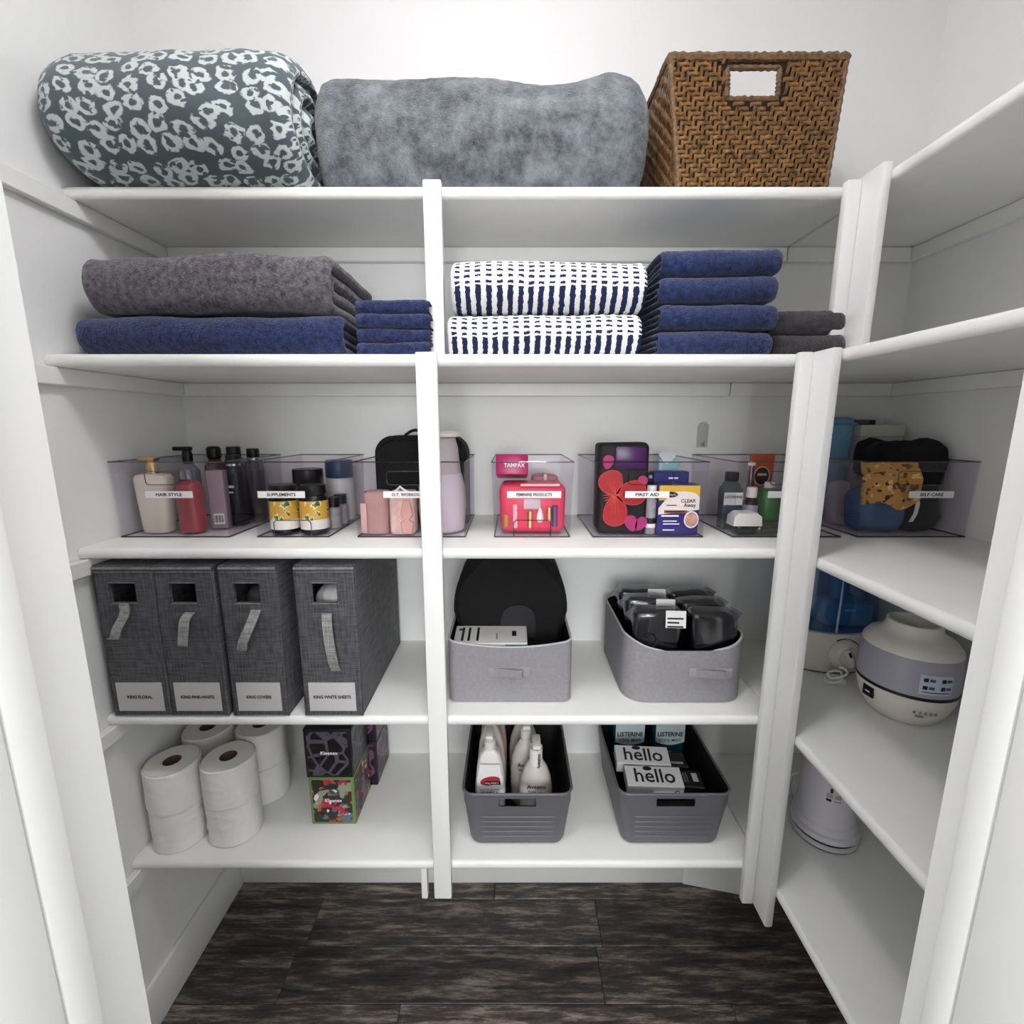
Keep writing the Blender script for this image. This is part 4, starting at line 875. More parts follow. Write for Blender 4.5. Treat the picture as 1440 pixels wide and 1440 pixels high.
for k, (x0, x1, txt, lab) in enumerate(boxes):
    cx = (x0+x1)/2; hw = (x1-x0)/2; H = .366; D = .375
    s = thing('storage_box', lab, 'box', (cx, 1.004, Z4), 0, 'gray linen storage boxes')
    b_ = MB().box(-hw, -hw+.006, .005, D, 0, H).box(hw-.006, hw, .005, D, 0, H).box(-hw+.006, hw-.006, D-.006, D, 0, H)
    obj('box_body', MB().rbox(-hw, -hw+.006, .004, D, 0, H, .002, 1).rbox(hw-.006, hw, .004, D, 0, H, .002, 1).rbox(-hw, hw, D-.006, D, 0, H, .002, 1).rbox(-hw, hw, .004, D, 0, .006, .002, 1), M_lin, s)
    obj('lid', MB().rbox(-hw-.001, hw+.001, .002, D+.001, H-.006, H+.003, .002, 2), M_lin, s)
    wx = (-.033, .024) if k < 3 else (-.030, .026)
    obj('front_panel', plate_hole(-hw, hw, 0, H, wx[0], wx[1], .282, .327, 0, .006, .001), M_lin, s, None, 20)
    fr = [(-hw+.001, H-.012), (-hw+.001, .002), (hw-.001, .002), (hw-.001, H-.012)]
    obj('piping', MB().tube([(a, .0005, b) for a, b in fr], .0028, 6, closed=True), M_lin2, s)
    obj('lid_seam', MB().tube([(-hw, 0, H-.004), (hw, 0, H-.004)], .0032, 6), M_lin2, s)
    obj('window_frame', MB().tube([(a, -.0006, b) for a, b in [(wx[0]-.002, .280), (wx[1]+.002, .280), (wx[1]+.002, .329), (wx[0]-.002, .329)]], .0014, 5, closed=True), M_lin2, s)
    st = [Vector((a-.002, b, c-.012)) for a, b, c in straps[k]]; P = []
    for i in range(len(st)-1):
        for q in range(4):
            p0, p1, p2, p3 = st[max(i-1, 0)], st[i], st[i+1], st[min(i+2, len(st)-1)]; tt = q/4
            P.append(.5*((2*p1)+(p2-p0)*tt+(2*p0-5*p1+4*p2-p3)*tt*tt+(3*p1-p0-3*p2+p3)*tt**3))
    P.append(st[-1]); obj('strap', MB().ribbon(P, .022, .0022), M_strap, s)
    l = obj('label_card', MB().box(-hw+.012, hw-.014, -.0022, -.0006, .014, .086), mat('card', '#c3c1c0', .6), s, None, 0)
    text(txt, M_ink, l, -.001, -.0028, .05, width=.0048*len(txt)+.006, height=.0085, bold=.035)
s = thing('folded_sheet', 'white crumpled sheet seen through the box window', 'cloth', (-.42, 1.04, Z4+.008)); obj('sheet', blob(-.042, .042, -.006, .28, 0, .298, .03, 3, .009, 18).wobble(.004, 60, 2, 0.0), mat('white_sheet', '#c9c7c6', .9), s, None, 60)
s = thing('folded_quilt', 'gray folded quilt dimly seen through the third box window', 'cloth', (-.59, 1.06, Z4+.008)); obj('quilt', blob(-.05, .05, -.015, .26, 0, .292, .03, 5, .008, 18), mat('gray_quilt', '#5b5b5b', .9), s, None, 60)

# ------------------------------------------------------------ soft gray fabric bins
M_felt = mat('gray_canvas', '#918f92', .9, var=.08, vscale=120, bump=.25, bscale=420); M_lining = mat('black_lining', '#101012', .9); M_tape = mat('rim_tape', '#bdbbbc', .8)
def soft_bin(lab, x0, x1, y0, y1, H, sag, hx, bulge=.0, rr=.03):
    cx = (x0+x1)/2; hw = (x1-x0)/2; D = y1-y0; s = thing('fabric_bin', lab, 'bin', (cx, y0, Z4), 0, 'soft gray fabric bins')
    def ring(z, ins, top=False):
        out = []
        for x, y in rrect(-hw+ins, hw-ins, ins, D-ins, max(.004, rr-ins), 8):
            out.append((x, y, z))
        # densify the straight runs
        res = []
        for i in range(len(out)):
            a_, b_ = Vector(out[i]), Vector(out[(i+1) % len(out)]); n = max(1, int((b_-a_).length/.02)) if (b_-a_).length > .05 else 1
            L_ = (b_-a_).length; n = 12 if L_ > .05 else 1
            for q in range(n): res.append(a_.lerp(b_, q/n))
        o2 = []
        for p in res:
            k = 1-min(1, p.y/(D*.3)); q = 1-(p.x/hw)**2
            zz = p.z
            if top: zz -= sag*q*k
            o2.append((p.x, p.y-bulge*q*k*math.sin(PI*min(1, z/H)*.8), zz))
        return o2
    lv = [0, .004, .03, .07, .11, .14]
    obj('outer_wall', MB().loft([ring(0, .006)]+[ring(z, 0) for z in lv[1:]]+[ring(H, 0, True)], True, False), M_felt, s)
    obj('inner_wall', MB().loft([ring(.004, .01)]+[ring(z, .004) for z in lv[2:]]+[ring(H-.002, .004, True)], True, False), M_lining, s)
    obj('rim_tape', MB().tube([(a, b+.002, c) for a, b, c in ring(H, .002, True)], .0030, 6, closed=True), M_tape, s)
    obj('handle_patch', MB().rbox(hx-.053, hx+.053, -bulge*.8-.003, .004, .070, .096, .0015), mat('patch_canvas', '#999497', .9), s)
    obj('handle', MB().ribbon([(hx-.036, -bulge-.003, .083), (hx-.02, -bulge-.009, .086), (hx+.008, -bulge-.014, .085), (hx+.03, -bulge-.012, .082), (hx+.034, -bulge-.003, .080)], .020, .002, (0, 0, 1)), M_felt, s)
    return s
soft_bin('gray fabric bin holding a domed black case and a white carton', -.157, .147, 1.058, 1.368, .162, .018, -.002, 0, .02)
soft_bin('gray fabric bin full of black packets in clear wrappers', .278, .578, 1.056, 1.368, .166, .036, .055, .004, .055)
s = thing('domed_case', 'large black dome topped case standing in the fabric bin', 'case', (-.004, 1.16, Z4+.006))
pts = []
for k in range(33):
    a_ = PI*k/32; pts.append((.151*math.cos(a_), .185+.185*math.sin(a_)**.95))
pts = [(-.134, 0), (.134, 0), (.139, .14), (.146, .165)]+pts+[(-.146, .165), (-.139, .14)]
obj('case_body', pillow_prism(pts, .0, .19, .014), M_blackcloth, s, None, 40)
obj('front_pocket', MB().prism_y(outline_arch(.045, .09, .04), -.006, .002).xf(lambda a, b, c: (a+.02, b, c+.12)), mat('black_pocket', '#17171b', .6), s)
s = thing('device_carton', 'white printed carton with a teal side lying on the black case', 'box', (-.052, 1.075, Z4+.124))
rm = Matrix.Rotation(R(6), 3, 'X')
obj('carton', MB().rbox(-.093, .090, 0, .085, 0, .026, .002, 1).rot(rm), mat('white_carton', '#d4d2d0', .5), s)
obj('teal_side', MB().box(.035, .089, -.0008, .0004, .003, .023).rot(rm), mat('teal_print', '#4d8d83', .5), s)
obj('side_print', MB().box(-.088, .034, -.0008, .0004, .006, .020).rot(rm), mat('gray_print', '#8f9192', .5), s)
rt = rm @ Matrix.Rotation(R(-90), 3, 'X')
for x in (-.072, -.056, -.034): obj('print_bar', MB().box(x-.003, x+.003, .012, .074, .0262, .0266).rot(rm), M_ink, s, None, 0)
obj('print_bar', MB().box(-.084, -.070, .060, .068, .0262, .0266).rot(rm), M_ink, s, None, 0)
obj('print_mark', MB().box(.052, .063, .034, .058, .0262, .0266).rot(rm), M_ink, s, None, 0); obj('print_mark', MB().box(.012, .016, .02, .045, .0262, .0266).rot(rm), mat('ochre_ink', '#a08c66', .5), s, None, 0)
M_pad = mat('black_foam', '#17171c', .6, var=.15, vscale=30)
n = 0
for r_, y in enumerate((1.105, 1.182, 1.258)):
    for c_, x in enumerate((.360, .499)):
        lab = [['front row black packet with white barcode label and printed ring emblem, in the fabric bin', 'front row black packet with a faint printed smile, in the fabric bin'], ['middle row black packet with white label, in the fabric bin', 'middle row plain black packet, in the fabric bin'], ['back row black packet with white label, in the fabric bin', 'back row plain black packet, in the fabric bin']][r_][c_]
        s = thing('shoe_packet', lab, 'packet', (x, y, Z4+.006), R((-4, 5)[c_]), 'black packets in clear wrappers')
        hw = .061
        obj('packet_fill', blob(-hw+.006, hw-.006, -.026, .026, 0, .215-.006*c_, .018, 3+n, .005, 16), M_pad, s, None, 60)
        obj('wrapper', blob(-hw, hw, -.030, .030, 0, .226-.006*c_, .016, 3+n, .006, 16).xf(lambda a, b, c: (a, b, c)), M_film, s, None, 60)
        sg = -1 if c_ == 0 else 1
        obj('wrapper_corner', MB().add([(sg*(hw-.012), -.006, .224), (sg*(hw+.020), 0, .206), (sg*(hw-.004), -.008, .185), (sg*(hw-.012), .006, .224), (sg*(hw-.004), .008, .185)], [(0, 1, 2), (3, 1, 4), (0, 3, 1), (2, 4, 1)]), M_film, s)
        if c_ == 0:
            yy = -.039; l = obj('label', MB().box(.014, .062, yy-.0012, yy, .188, .230).rot(Matrix.Rotation(R(-8), 3, 'X'), (0, yy, .182)), M_label, s)
            for q in range(3): obj('print_line', MB().box(.018, .056-.01*(q % 2), yy-.0020, yy-.0013, .189+.010*q, .193+.010*q).rot(Matrix.Rotation(R(-8), 3, 'X'), (0, yy, .182)), M_ink, l, None, 0)
            if r_ == 0:
                obj('ring_emblem', MB().tube([(-.022+.019*math.cos(2*PI*k/24), -.0345, .150+.017*math.sin(2*PI*k/24)) for k in range(24)], .0014, 5, closed=True), M_ink, s)
                text('S', M_ink, s, -.022, -.0350, .150, height=.02)
        n += 1

# ------------------------------------------------------------ lowest shelf: toilet paper, tissue boxes
Z5 = SH[0]+.0005
M_tp = mat('tissue_paper', '#f6f4f0', .95, var=.02, vscale=30, bump=.55, bscale=45); M_core = mat('cardboard_core', '#6f5a48', .9); M_tpe = mat('tissue_end', '#f2efe9', .95, bump=.2, bscale=200)
def tp_roll(x, y, z, lab, seed, group):
    s = thing('toilet_roll', lab, 'toilet roll', (x, y, z), R(40*seed), group); h = .1125; r = .064
    def rr(k): return r*(1+.012*math.sin(3*k+seed)+.008*math.sin(7*k+seed*2))
    prof = [(-.004, 0), (0, .003)]+[(0, .003+(h-.007)*k/16) for k in range(1, 16)]+[(0, h-.004), (-.003, h)]
    def crease(a, z_):
        q = Vector((math.cos(a)*2.2, math.sin(a)*2.2, z_*95+seed*7)); e = min(1, z_/.012, (h-z_)/.012)
        return e*(.0022*noise.noise(q)+.0012*noise.noise(q*2.7))
    rings = [[((rr(a)+dr+crease(a, z_))*math.cos(a), (rr(a)+dr+crease(a, z_))*math.sin(a), z_+(.0015*math.sin(2*a+seed) if 0 < z_ < h else 0)) for a in [2*PI*k/72 for k in range(72)]] for dr, z_ in prof]
    obj('paper', MB().loft(rings, False, False), M_tp, s)
    m = MB()
    for zz in (h,): m.loft([[((rr(a)-.004)*math.cos(a), (rr(a)-.004)*math.sin(a), zz-.0003) for a in [2*PI*k/40 for k in range(40)]], [(.021*math.cos(2*PI*k/40), .021*math.sin(2*PI*k/40), zz-.0006*(1 if zz else -1)) for k in range(40)]], False, False)
    obj('paper_end', m, M_tpe, s, None, 30)
    obj('core', MB().loft([[(rad*math.cos(2*PI*k/24), rad*math.sin(2*PI*k/24), zz) for k in range(24)] for rad, zz in ((.021, .0005), (.021, h-.0008), (.0195, h-.0008), (.0195, .0005))], False, False), M_core, s)
spots = [(-.884, 1.083, 'beside the cleated wall, in front'), (-.748, 1.100, 'away from the wall, in front'), (-.880, 1.222, 'beside the cleated wall, against the rear'), (-.735, 1.236, 'away from the wall, against the rear')]
for k, (x, y, w) in enumerate(spots):
    tp_roll(x, y, Z5, 'white toilet roll, lower of the stack '+w, 2*k+1, 'stacked toilet rolls')
    tp_roll(x+.002, y-.003, Z5+.1132, 'white toilet roll, upper of the stack '+w, 2*k+2, 'stacked toilet rolls')

def spots_mat(name, base, ring, scale=34):
    m = bpy.data.materials.new(name); m.use_nodes = True; nt = m.node_tree; L = nt.links
    b = nt.nodes['Principled BSDF']; b.inputs['Roughness'].default_value = .35
    tc = nd(nt, 'ShaderNodeTexCoord'); vo = nd(nt, 'ShaderNodeTexVoronoi'); vo.feature = 'DISTANCE_TO_EDGE'; vo.inputs['Scale'].default_value = scale; L.new(tc.outputs['Object'], vo.inputs['Vector'])
    mr = nd(nt, 'ShaderNodeMapRange'); mr.inputs[1].default_value = .06; mr.inputs[2].default_value = .09; L.new(vo.outputs['Distance'], mr.inputs[0])
    mx = nd(nt, 'ShaderNodeMix', data_type='RGBA'); L.new(mr.outputs[0], mx.inputs[0]); mx.inputs[6].default_value = (*hexc(ring), 1); mx.inputs[7].default_value = (*hexc(base), 1)
    L.new(mx.outputs[2], b.inputs['Base Color']); return m
def tissue_box(lab, x0, x1, y0, D, z, H, m, face, txtm, border=None):
    cx = (x0+x1)/2; hw = (x1-x0)/2; s = thing('tissue_box', lab, 'tissue box', (cx, y0, z), 0, 'tissue boxes')
    obj('carton', MB().rbox(-hw, hw, 0, D, 0, H, .003, 2), m, s)
    i_ = .008
    obj('front_print', MB().prism_y(rrect(-hw+i_, hw-i_, i_, H-i_, .004), -.0007, .0), face, s, None, 0)
    text('Kleenex', txtm, s, .004, -.0014, H*.52, width=.046, bold=.02)
    obj('side_print', MB().prism_x(rrect(i_, D-i_, i_, H-i_, .004), hw, hw+.0007), face, s, None, 0)
    obj('opening', MB().lathe([(.034, H), (.034, H+.0006)], 0, D/2, 24, 1, .7), mat('perforated_oval', '#2a262a', .5), s)
    return s
M_kblack = mat('carton_black', '#100e12', .35); M_kface = spots_mat('black_pebble_print', '#120e14', '#544e5a', 24)
M_kgreen = mat('carton_green', '#6d8a4a', .4); M_kmix = blotch_mat('garden_print', '#2a2b26', [('#8f9a84', .55), ('#5b6b7e', .60), ('#b5273f', .585), ('#e9e4da', .66), ('#c4562c', .63), ('#0f0f12', .66)], 22, .4)
M_kpur = spots_mat('purple_pebble_print', '#2b1526', '#75506f', 24)
tissue_box('tissue box with bright floral print and green edges, under the black one', -.550, -.428, 1.114, .135, Z5, .146, M_kgreen, M_kmix, M_inkw)
tissue_box('black tissue box with gray pebble print on the green edged box', -.553, -.428, 1.112, .137, Z5+.1463, .146, M_kblack, M_kface, M_inkw)
tissue_box('purple and black tissue box, lower of the rear pair', -.535, -.408, 1.256, .128, Z5, .146, M_kblack, M_kpur, M_inkw)
tissue_box('purple and black tissue box, upper of the rear pair', -.533, -.406, 1.257, .128, Z5+.1463, .146, M_kblack, M_kpur, M_inkw)

# ------------------------------------------------------------ gray plastic bins
M_gpl = mat('gray_plastic', '#626166', .45); M_gshade = mat('inner_shade', '#151517', .6)  # bin interiors coloured near black to stand for the shade inside
def plastic_bin(lab, x0, x1, y0, y1, H, rx, slot):
    cx = (x0+x1)/2; hw = (x1-x0)/2; D = y1-y0; s = thing('plastic_bin', lab, 'bin', (cx, y0, Z5), 0, 'gray plastic bins')
    def ring(z, ins):
        k = .018*(1-z/H); i_ = ins+k
        out = rrect(-hw+i_, hw-i_, i_, D-i_, .028, 7)
        res = []
        for i in range(len(out)):
            a_, b_ = Vector((*out[i], z)), Vector((*out[(i+1) % len(out)], z)); n = 14 if (b_-a_).length > .05 else 1
            for q in range(n): res.append(a_.lerp(b_, q/n))
        o2 = []
        for p in res:
            zz = p.z
            if z > H*.93:
                f = 1-min(1, p.y/.05); q = min(1, max(0, (hw-abs(p.x))/.03)); zz -= 0 if f <= 0 else 0
                zz += .012*min(1, max(0, p.y-.01)/.08) if False else 0
            o2.append((p.x, p.y, zz))
        return o2
    o = MB().loft([ring(0, .008), ring(.004, .002)]+[ring(z, 0) for z in (.012, .05, .09)]+[ring(H-.052, 0)], True, False)
    obj('lower_wall', o, M_gpl, s)
    # upper band with the slot in the front: sides and back lofted, front as a plate
    up = MB(); z0, z1 = H-.052, H; r0, r1 = ring(z0, 0), ring(z1, 0); N = len(r0); sw = slot
    up.v = list(r0)+[((a[0]+b[0])/2, (a[1]+b[1])/2, z0+.016) for a, b in zip(r0, r1)]+[((a[0]+b[0])/2, (a[1]+b[1])/2, z1-.014) for a, b in zip(r0, r1)]+list(r1)
    for i in range(N):
        j = (i+1) % N
        for lv in range(3):
            if lv == 1 and r0[i][1] < .03 and r0[j][1] < .03 and abs(r0[i][0]) < sw+.004 and abs(r0[j][0]) < sw+.004: continue
            up.f.append((lv*N+i, lv*N+j, (lv+1)*N+j, (lv+1)*N+i))
    obj('upper_wall', up, M_gpl, s)
    li = MB().loft([ring(.005, .010), ring(.012, .004)]+[ring(z, .003) for z in (.05, .09, H-.054)], True, False); obj('inner_wall', li, M_gshade, s)
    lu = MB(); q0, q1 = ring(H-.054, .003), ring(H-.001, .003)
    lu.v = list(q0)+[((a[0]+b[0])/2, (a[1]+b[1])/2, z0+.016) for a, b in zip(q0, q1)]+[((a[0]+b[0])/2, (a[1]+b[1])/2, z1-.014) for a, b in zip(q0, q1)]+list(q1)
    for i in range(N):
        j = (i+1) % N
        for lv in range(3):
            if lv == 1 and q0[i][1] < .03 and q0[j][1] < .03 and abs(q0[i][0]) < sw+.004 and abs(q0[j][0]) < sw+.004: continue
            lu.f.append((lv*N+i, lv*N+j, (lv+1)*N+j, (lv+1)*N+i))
    obj('inner_wall', lu, M_gshade, s)
    obj('rim', MB().tube([(a, b, c) for a, b, c in ring(H, .0015)], .0034, 6, closed=True), M_gpl, s)
    for k, z in enumerate((.030, .046, .062, .078, .094)):
        w = hw-.045-.004*k*0; y = .018*(1-z/H); obj('rib', MB().tube([(-w, y+.002, z), (-w+.01, y, z), (w-.01, y, z), (w, y+.002, z)], .0022, 6), M_gpl, s)
    return s
plastic_bin('gray plastic bin of white lotion bottles', -.127, .155, 1.032, 1.365, .165, 0, .05)
plastic_bin('gray plastic bin of toothpaste boxes and mouthwash', .270, .560, 1.032, 1.365, .165, 0, .055)
ZP = Z5+.0065
M_lot = mat('white_lotion', '#e4e0dc', .4); M_lot2 = mat('cream_bottle', '#cfc8be', .4); M_pinkb = mat('pink_bottle', '#c9a9a2', .4)
def flat_lotion(lab, x, y, m, front=True, h=.235):
    s = thing('lotion_bottle', lab, 'bottle', (x, y, ZP))
    obj('bottle_body', MB().loft([[(a, b, z) for a, b in rrect(-w, w, -d_, d_, min(w, d_)*.55)] for z, w, d_ in ((0, .036, .024), (.01, .040, .027), (.13, .040, .026), (.19, .034, .022), (.222, .026, .018), (h, .013, .012))]), m, s)
    obj('pump_neck', MB().lathe([(.014, h), (.015, h+.004), (.015, h+.022), (.006, h+.026), (.006, h+.045)]), m, s); obj('pump_head', MB().rbox(-.010, .010, -.034, .012, h+.045, h+.056, .004), m, s)
    return s
s = flat_lotion('white lotion bottle with a red oval logo in the gray plastic bin', -.058, 1.108, M_lot)
obj('front_label', MB().prism_y([(-.036, .05), (.036, .05), (.033, .165), (.026, .205), (-.026, .205), (-.033, .165)], -.0285, -.0262), mat('white_sticker', '#efedee', .4), s, None, 0)
obj('logo_swoosh', MB().prism_y([(.001+.026*math.cos(2*PI*k/24), .158+.013*math.sin(2*PI*k/24)+.004*math.cos(2*PI*k/24)) for k in range(24)], -.0292, -.0285), mat('logo_red', '#b5323f', .4), s, None, 0)
obj('logo_band', MB().box(-.012, .028, -.0298, -.0292, .147, .158), M_ink, s); text("PALMER'S", M_inkw, s, .006, -.0304, .1525, width=.034)
text('COCOA BUTTER', M_ink, s, 0, -.0292, .132, width=.05); text('FORMULA', M_ink, s, 0, -.0292, .123, width=.044, bold=.03)
flat_lotion('cream lotion bottle standing behind the red logo bottle', -.058, 1.190, M_lot2, h=.25); flat_lotion('pinkish lotion bottle at the rear of the gray plastic bin', -.056, 1.272, M_pinkb, h=.25)
for k, (x, y) in enumerate(((.064, 1.115), (.040, 1.195), (.036, 1.278))):
    s = thing('pump_lotion', ['rounded beige lotion bottle with a white tag round its pump', 'rounded beige pump bottle, middle of the three', 'rounded beige pump bottle, rear of the three'][k], 'bottle', (x, y, ZP), 0, 'beige pump bottles')
    obj('bottle_body', MB().lathe([(.038, 0), (.042, .006), (.044, .06), (.044, .11), (.040, .145), (.030, .175), (.018, .195), (.014, .2)], seg=36, sy=.72), M_lot2, s)
    obj('pump_neck', MB().lathe([(.014, .2), (.016, .203), (.016, .228), (.007, .232), (.007, .25)]), M_white, s); obj('pump_head', MB().rbox(-.011, .011, -.040, .012, .25, .262, .004), M_white, s)
    text('Aveeno', M_ink, s, .0, -.0335, .138, width=.050, bold=.02); text('Daily', M_ink, s, -.012, -.0335, .122, width=.02, bold=.02)
    if k == 0:
        l = obj('pump_tag', MB().lathe([(.0175, .165), (.0175, .232)], seg=24, cap0=False, cap1=False), M_label, s)
        text('Aveeno', M_ink, l, .006, -.0182, .20, width=.046, rotm=Matrix.Rotation(R(-90), 3, 'Y'), bold=.02)
        obj('tag_mark', MB().box(-.004, .010, -.0186, -.0176, .166, .172), M_ink, l)

# toothpaste boxes etc.
M_hello = mat('toothpaste_carton', '#c9c8c8', .5)
def hello(lab, x, y, z, tilt, rz):
    s = thing('toothpaste_box', lab, 'box', (x, y, z), rz, 'toothpaste boxes'); rm = Matrix.Rotation(R(tilt), 3, 'X')
    obj('carton', MB().rbox(-.073, .073, 0, .058, -.036, 0, .0015, 1).rot(rm), M_hello, s)
    rt = rm @ Matrix.Rotation(R(-90), 3, 'X')
    m = text_mesh('hello', width=.105, bold=.012).rot(Matrix.Rotation(R(-90), 3, 'X')).xf(lambda a, b, c: (a+.002, b+.030, c+.0006)).rot(rm); obj('lettering', m, M_ink, s, None, 0, fix=False)
    obj('logo_drop', MB().add([(-.014+.012*math.cos(2*PI*k/20), .050+.006*math.sin(2*PI*k/20), .0006) for k in range(20)], [tuple(range(20))]).rot(rm), M_ink, s, None, 0)
    obj('tick_mark', MB().tube([(.050, -.0008, -.02), (.056, -.0008, -.014), (.062, -.0008, -.018)], .0012, 5).rot(rm), M_ink, s)
    return s
s = thing('toiletry_pouch', 'black pouch at the bottom of the toothpaste bin', 'pouch', (.41, 1.062, ZP)); obj('pouch_body', blob(-.100, .09, 0, .072, 0, .100, .02, 4, .005), M_blackcloth, s, None, 60); obj('zip', MB().tube([(-.09, .002, .085), (.08, .002, .085)], .0018, 6), M_chrome, s)
hello('white toothpaste box with large black lettering, lying in front', .374, 1.066, Z5+.160, 14, R(-3)); hello('white toothpaste box with large black lettering, lying behind the other', .360, 1.132, Z5+.172, 14, R(-4))
s = thing('razor_pack', 'black carton with a silver mark beside the front toothpaste box', 'box', (.475, 1.078, Z5+.108), R(-6)); obj('carton', MB().rbox(-.03, .032, 0, .062, 0, .040, .003, 1), M_black, s); obj('silver_mark', MB().rbox(.006, .020, .02, .05, .0395, .0412, .0006, 1), mat('silver_print', '#c9c9c9', .4), s)
for k in range(3): obj('print_line', MB().box(-.024+.007*k, -.021+.007*k, .016, .05, .0401, .0406), mat('gray_line', '#77777a', .5), s)
s = thing('floss_pack', 'black pack with a gray strip behind the razor carton', 'box', (.455, 1.150, Z5+.006), R(-4)); obj('carton', MB().rbox(-.035, .035, 0, .06, 0, .145, .003, 1), M_black, s); obj('gray_strip', MB().box(-.022, .022, .01, .018, .1452, .1458), mat('gray_strip', '#a9a9a4', .5), s)
M_teal = mat('blue_mouthwash', '#11424f', .2, coat=.3)
for k, x in enumerate((.352, .472)):
    s = thing('mouthwash', ['teal mouthwash bottle behind the toothpaste boxes', 'teal mouthwash bottle behind the black packs'][k], 'bottle', (x, 1.285, ZP), 0, 'teal mouthwash bottles')
    obj('bottle_body', MB().loft([[(a, b, z) for a, b in rrect(-w, w, -w*.62, w*.62, w*.35)] for z, w in ((0, .042), (.008, .046), (.20, .046), (.225, .034), (.245, .018))]), M_teal, s)
    l = obj('label', MB().prism_y([(-.043, .146)]+[(-.043+.086*i/10, .142-.010*math.sin(PI*i/10)) for i in range(11)]+[(.043, .200), (-.043, .200)], -.0300, -.0288), mat('mouthwash_label', '#b9c6c9', .4), s, None, 0)
    text('LISTERINE', M_ink, l, 0, -.0306, .168, width=.076, height=.015, bold=.03); text('COOL MINT', M_teal, l, 0, -.0306, .148, width=.066, height=.009, bold=.02)
    obj('cap', MB().lathe([(.020, .245), (.021, .248), (.021, .285), (.019, .288)]), M_black, s)
    obj('drop_mark', MB().box(-.006, .006, -.0296, -.0286, .098, .112), mat('pale_teal', '#7f9aa0', .4), s)

# ------------------------------------------------------------ short shelves: humidifiers, heater
M_blue = clear_mat('blue_tank', '#9fcdec', .4, .05, lo=.06); M_hw = mat('warm_white_plastic', '#e2ded4', .35); M_hg = mat('lilac_gray_band', '#a9a6b2', .4)
s = thing('humidifier', 'humidifier with a translucent blue tank and white base with a dial', 'humidifier', (.905, 1.283, Z4))
obj('base', MB().lathe([(.118, 0), (.128, .006), (.140, .05), (.143, .105), (.140, .12)], seg=48, sy=.72), M_hw, s)
obj('foot_line', MB().lathe([(.1205, 0), (.1225, .0035)], seg=48, sy=.725), M_black, s)
obj('tank', MB().lathe([(.128, .121), (.134, .128), (.130, .22), (.122, .33), (.09, .352)], seg=48, sy=.72), M_blue, s)
obj('inner_chamber', MB().rbox(-.03, .10, -.055, .04, .122, .19, .01), mat('blue_inner', '#7fa8c4', .4), s)
obj('mist_tube', MB().lathe([(.022, .19), (.022, .34)], cx=.03), mat('tube_blue', '#5e93bd', .4), s)
obj('tank_seam', MB().tube([(-.028, -.094, .125), (-.026, -.0935, .22), (-.024, -.088, .33)], .0028, 6), mat('pale_seam', '#b9cbe0', .3), s)
dial = obj('dial', MB().lathe([(.041, 0), (.043, .006), (.041, .012), (.028, .014), (.026, .022)], seg=36).rot(Matrix.Rotation(R(90), 3, 'X')).xf(lambda a, b, c: (a-.006, b-.099, c+.065)), M_hw, s)
obj('dial_grip', MB().rbox(-.013, .001, -.134, -.118, .041, .090, .004).rot(Matrix.Rotation(R(-25), 3, 'Y'), (-.006, -.12, .065)), M_hw, dial); obj('dial_mark', MB().box(-.009, -.003, -.1348, -.134, .072, .087).rot(Matrix.Rotation(R(-25), 3, 'Y'), (-.006, -.12, .065)), M_ink, dial)
obj('dial_ring', MB().tube([(-.006+.044*math.cos(R(a)), -.101, .065+.044*math.sin(R(a))) for a in range(-20, 130, 10)], .0018, 6), M_black, dial)
obj('print_line', MB().box(0.03-0.03/2, 0.03+0.03/2, -0.0558-.0003, -0.0558+.0003, 0.172-0.005/2, 0.172+0.005/2), M_inkw, s, None, 0)
s = thing('power_cord', 'coiled white power cord between the two humidifiers', 'cord', (.847, 1.142, Z4))
pth = [(.024*math.cos(t*.55)*(1+.25*math.sin(t)), .012*math.sin(t*.55)-.0008*t, .010+.0015*t+.008*math.sin(t*.6)) for t in range(0, 26)]
obj('cord', MB().tube(pth, .0035, 7), M_white, s, None, 60); obj('plug', MB().rbox(.018, .036, -.008, .010, 0, .016, .003), M_white, s)
s = thing('humidifier', 'round white and gray humidifier with an open funnel top', 'humidifier', (.938, 1.028, Z4), R(-42))
# front of the thing looks along local -y after the turn
obj('base', MB().lathe([(.062, 0), (.068, .004), (.084, .03), (.094, .06), (.096, .078)], seg=56), M_hw, s)
obj('black_seam', MB().lathe([(.0955, .078), (.0975, .079), (.0975, .085), (.0955, .086)], seg=56), M_black, s)
obj('gray_band', MB().lathe([(.0965, .086), (.0965, .13), (.094, .168), (.093, .170)], seg=56), M_hg, s)
obj('top_shell', MB().lathe([(.0935, .170), (.092, .178), (.083, .191), (.068, .200), (.058, .208), (.053, .218), (.052, .229), (.046, .230), (.044, .222), (.042, .20)], seg=56, cap1=False), M_hw, s)
obj('funnel_floor', MB().lathe([(.043, .204), (.030, .206), (.010, .207)], seg=40), mat('funnel_gray', '#a3a09a', .5), s)
def curved(nm, m, r, a0, a1, z0, z1, parent, t=.0008):
    n = 10; vs = [((r+o)*math.sin(R(a0+(a1-a0)*k/n)), -(r+o)*math.cos(R(a0+(a1-a0)*k/n)), z) for o in (0, t) for z in (z0, z1) for k in range(n+1)]; q = n+1
    fs = []
    for k in range(n): fs += [(k, k+1, q+k+1, q+k), (2*q+k, 3*q+k, 3*q+k+1, 2*q+k+1), (k, 2*q+k, 2*q+k+1, k+1), (q+k, q+k+1, 3*q+k+1, 3*q+k)]
    fs += [(0, q, 3*q, 2*q), (n, 2*q+n, 3*q+n, q+n)]
    return obj(nm, MB().add(vs, fs), m, parent)
st = curved('feature_sticker', mat('pale_blue_sticker', '#c5cfe0', .4), .0967, 14, 52, .096, .142, s)
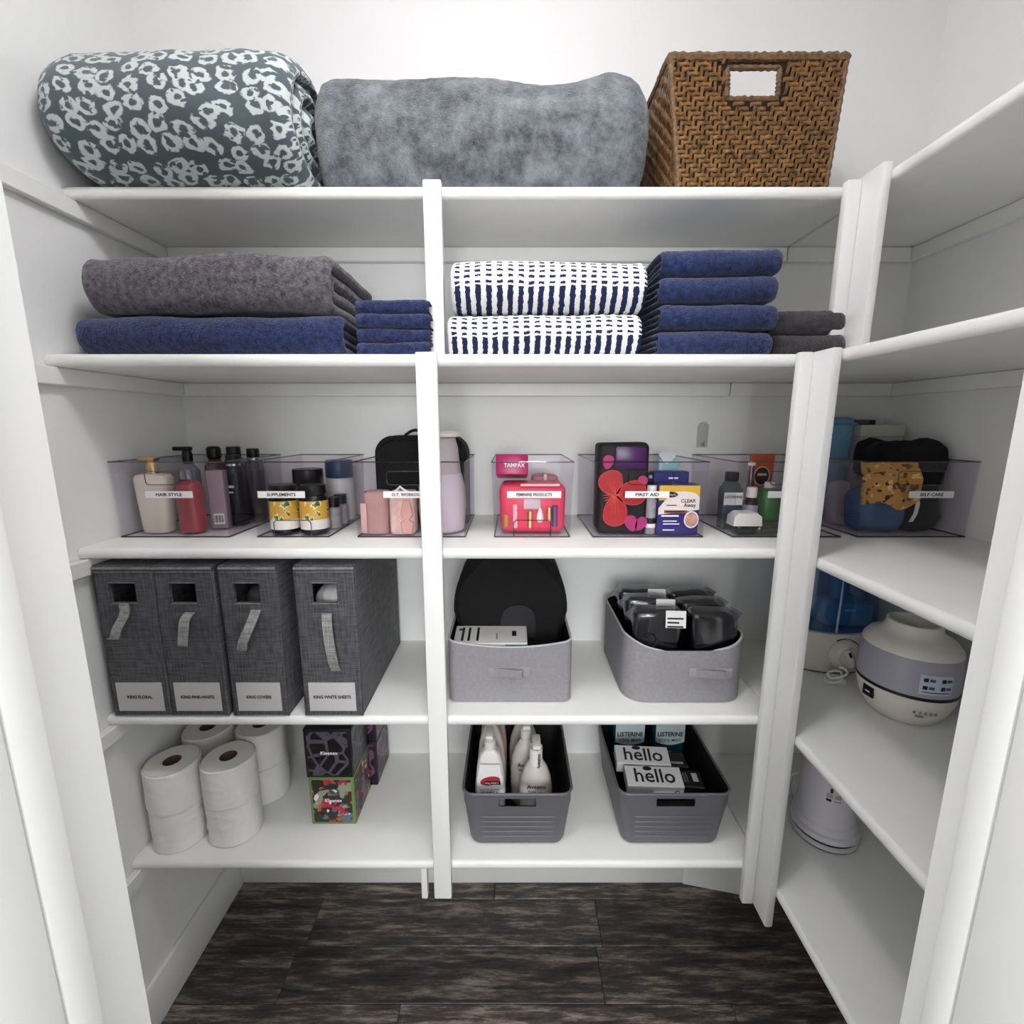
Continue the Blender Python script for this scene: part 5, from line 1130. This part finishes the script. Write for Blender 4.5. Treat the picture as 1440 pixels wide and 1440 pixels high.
for a_ in (20, 40):
    for z in (.112, .130): curved('icon', M_ink, .0976, a_-2.4, a_+2.4, z-.0042, z+.0042, st); curved('icon_text', mat('slate_text', '#4d5564', .5), .0976, a_+4, a_+10, z-.003, z+.003, st)
curved('sticker_rule', M_ink, .0976, 17, 49, .101, .1025, st)
curved('brand_panel', M_black, .0925, -50, -33, .045, .070, s, .0035); curved('brand_mark', M_inkw, .0962, -45, -38, .055, .058, s, .0006)
for a_ in (14, 20, 26, 32, 38): curved('touch_icon', mat('gray_icon', '#8f8b86', .5), .0945, a_-1.4, a_+1.4, .046, .052, s, .0016)
curved('button_text', mat('gray_icon2', '#8f8b86', .5), .089, 16, 26, .036, .040, s, .0016)
for a_ in (-60, 60, 180): obj('foot', MB().lathe([(.010, -.0004), (.010, .004)], cx=.052*math.sin(R(a_)), cy=-.052*math.cos(R(a_)), seg=14), M_black, s)

s = thing('tower_heater', 'white cylindrical heater with a ringed base on the lowest short shelf', 'heater', (.842, 1.095, Z5), R(-37))
M_ht = mat('heater_white', '#d9d6dc', .4)
obj('base_ring', MB().lathe([(.070, .003), (.078, .0055), (.080, .014), (.072, .019)], seg=48), M_ht, s); obj('dark_gap', MB().lathe([(.0745, .017), (.0745, .026)], seg=48), M_black, s)
obj('foot_gap', MB().lathe([(.074, -.0004), (.0775, .0044)], seg=48), M_black, s)
obj('lower_ring', MB().lathe([(.078, .025), (.081, .029), (.080, .041), (.072, .046)], seg=48), M_ht, s); obj('collar', MB().lathe([(.074, .044), (.0745, .050), (.072, .058), (.068, .062)], seg=48), M_ht, s)
obj('body', MB().lathe([(.068, .06), (.0665, .075), (.066, .12), (.064, .20), (.060, .27), (.055, .29)], seg=48), M_ht, s)
M_pr = mat('gray_printing', '#a7a39c', .5)
for a0, a1, z0, z1, m_, nm in ((-2, 10, .150, .160, M_pr, 'print_block'), (14, 26, .150, .160, M_pr, 'print_block'), (-2, 8, .140, .146, M_ink, 'print_bar'), (12, 26, .141, .144, M_pr, 'print_line'), (4, 9, .164, .176, M_ink, 'print_icon'), (17, 20, .168, .174, M_ink, 'print_icon'), (0, 3, .186, .192, M_ink, 'print_icon')):
    curved(nm, m_, .0655, a0, a1, z0, z1, s, .0012)
cd = obj('cord', MB().tube([(-.066, .02, .13), (-.085, .03, .11), (-.088, .03, .07), (-.078, .04, .03), (-.09, .06, .006), (-.13, .09, .006), (-.15, .10, .02), (-.145, .11, .06)], .003, 7), M_white, s, None, 60)
obj('plug', MB().rbox(-.155, -.135, .10, .118, .055, .085, .003), M_white, cd); obj('prong', MB().box(-.152, -.150, .108, .112, .085, .10), M_chrome, cd); obj('prong', MB().box(-.142, -.140, .108, .112, .085, .10), M_chrome, cd)
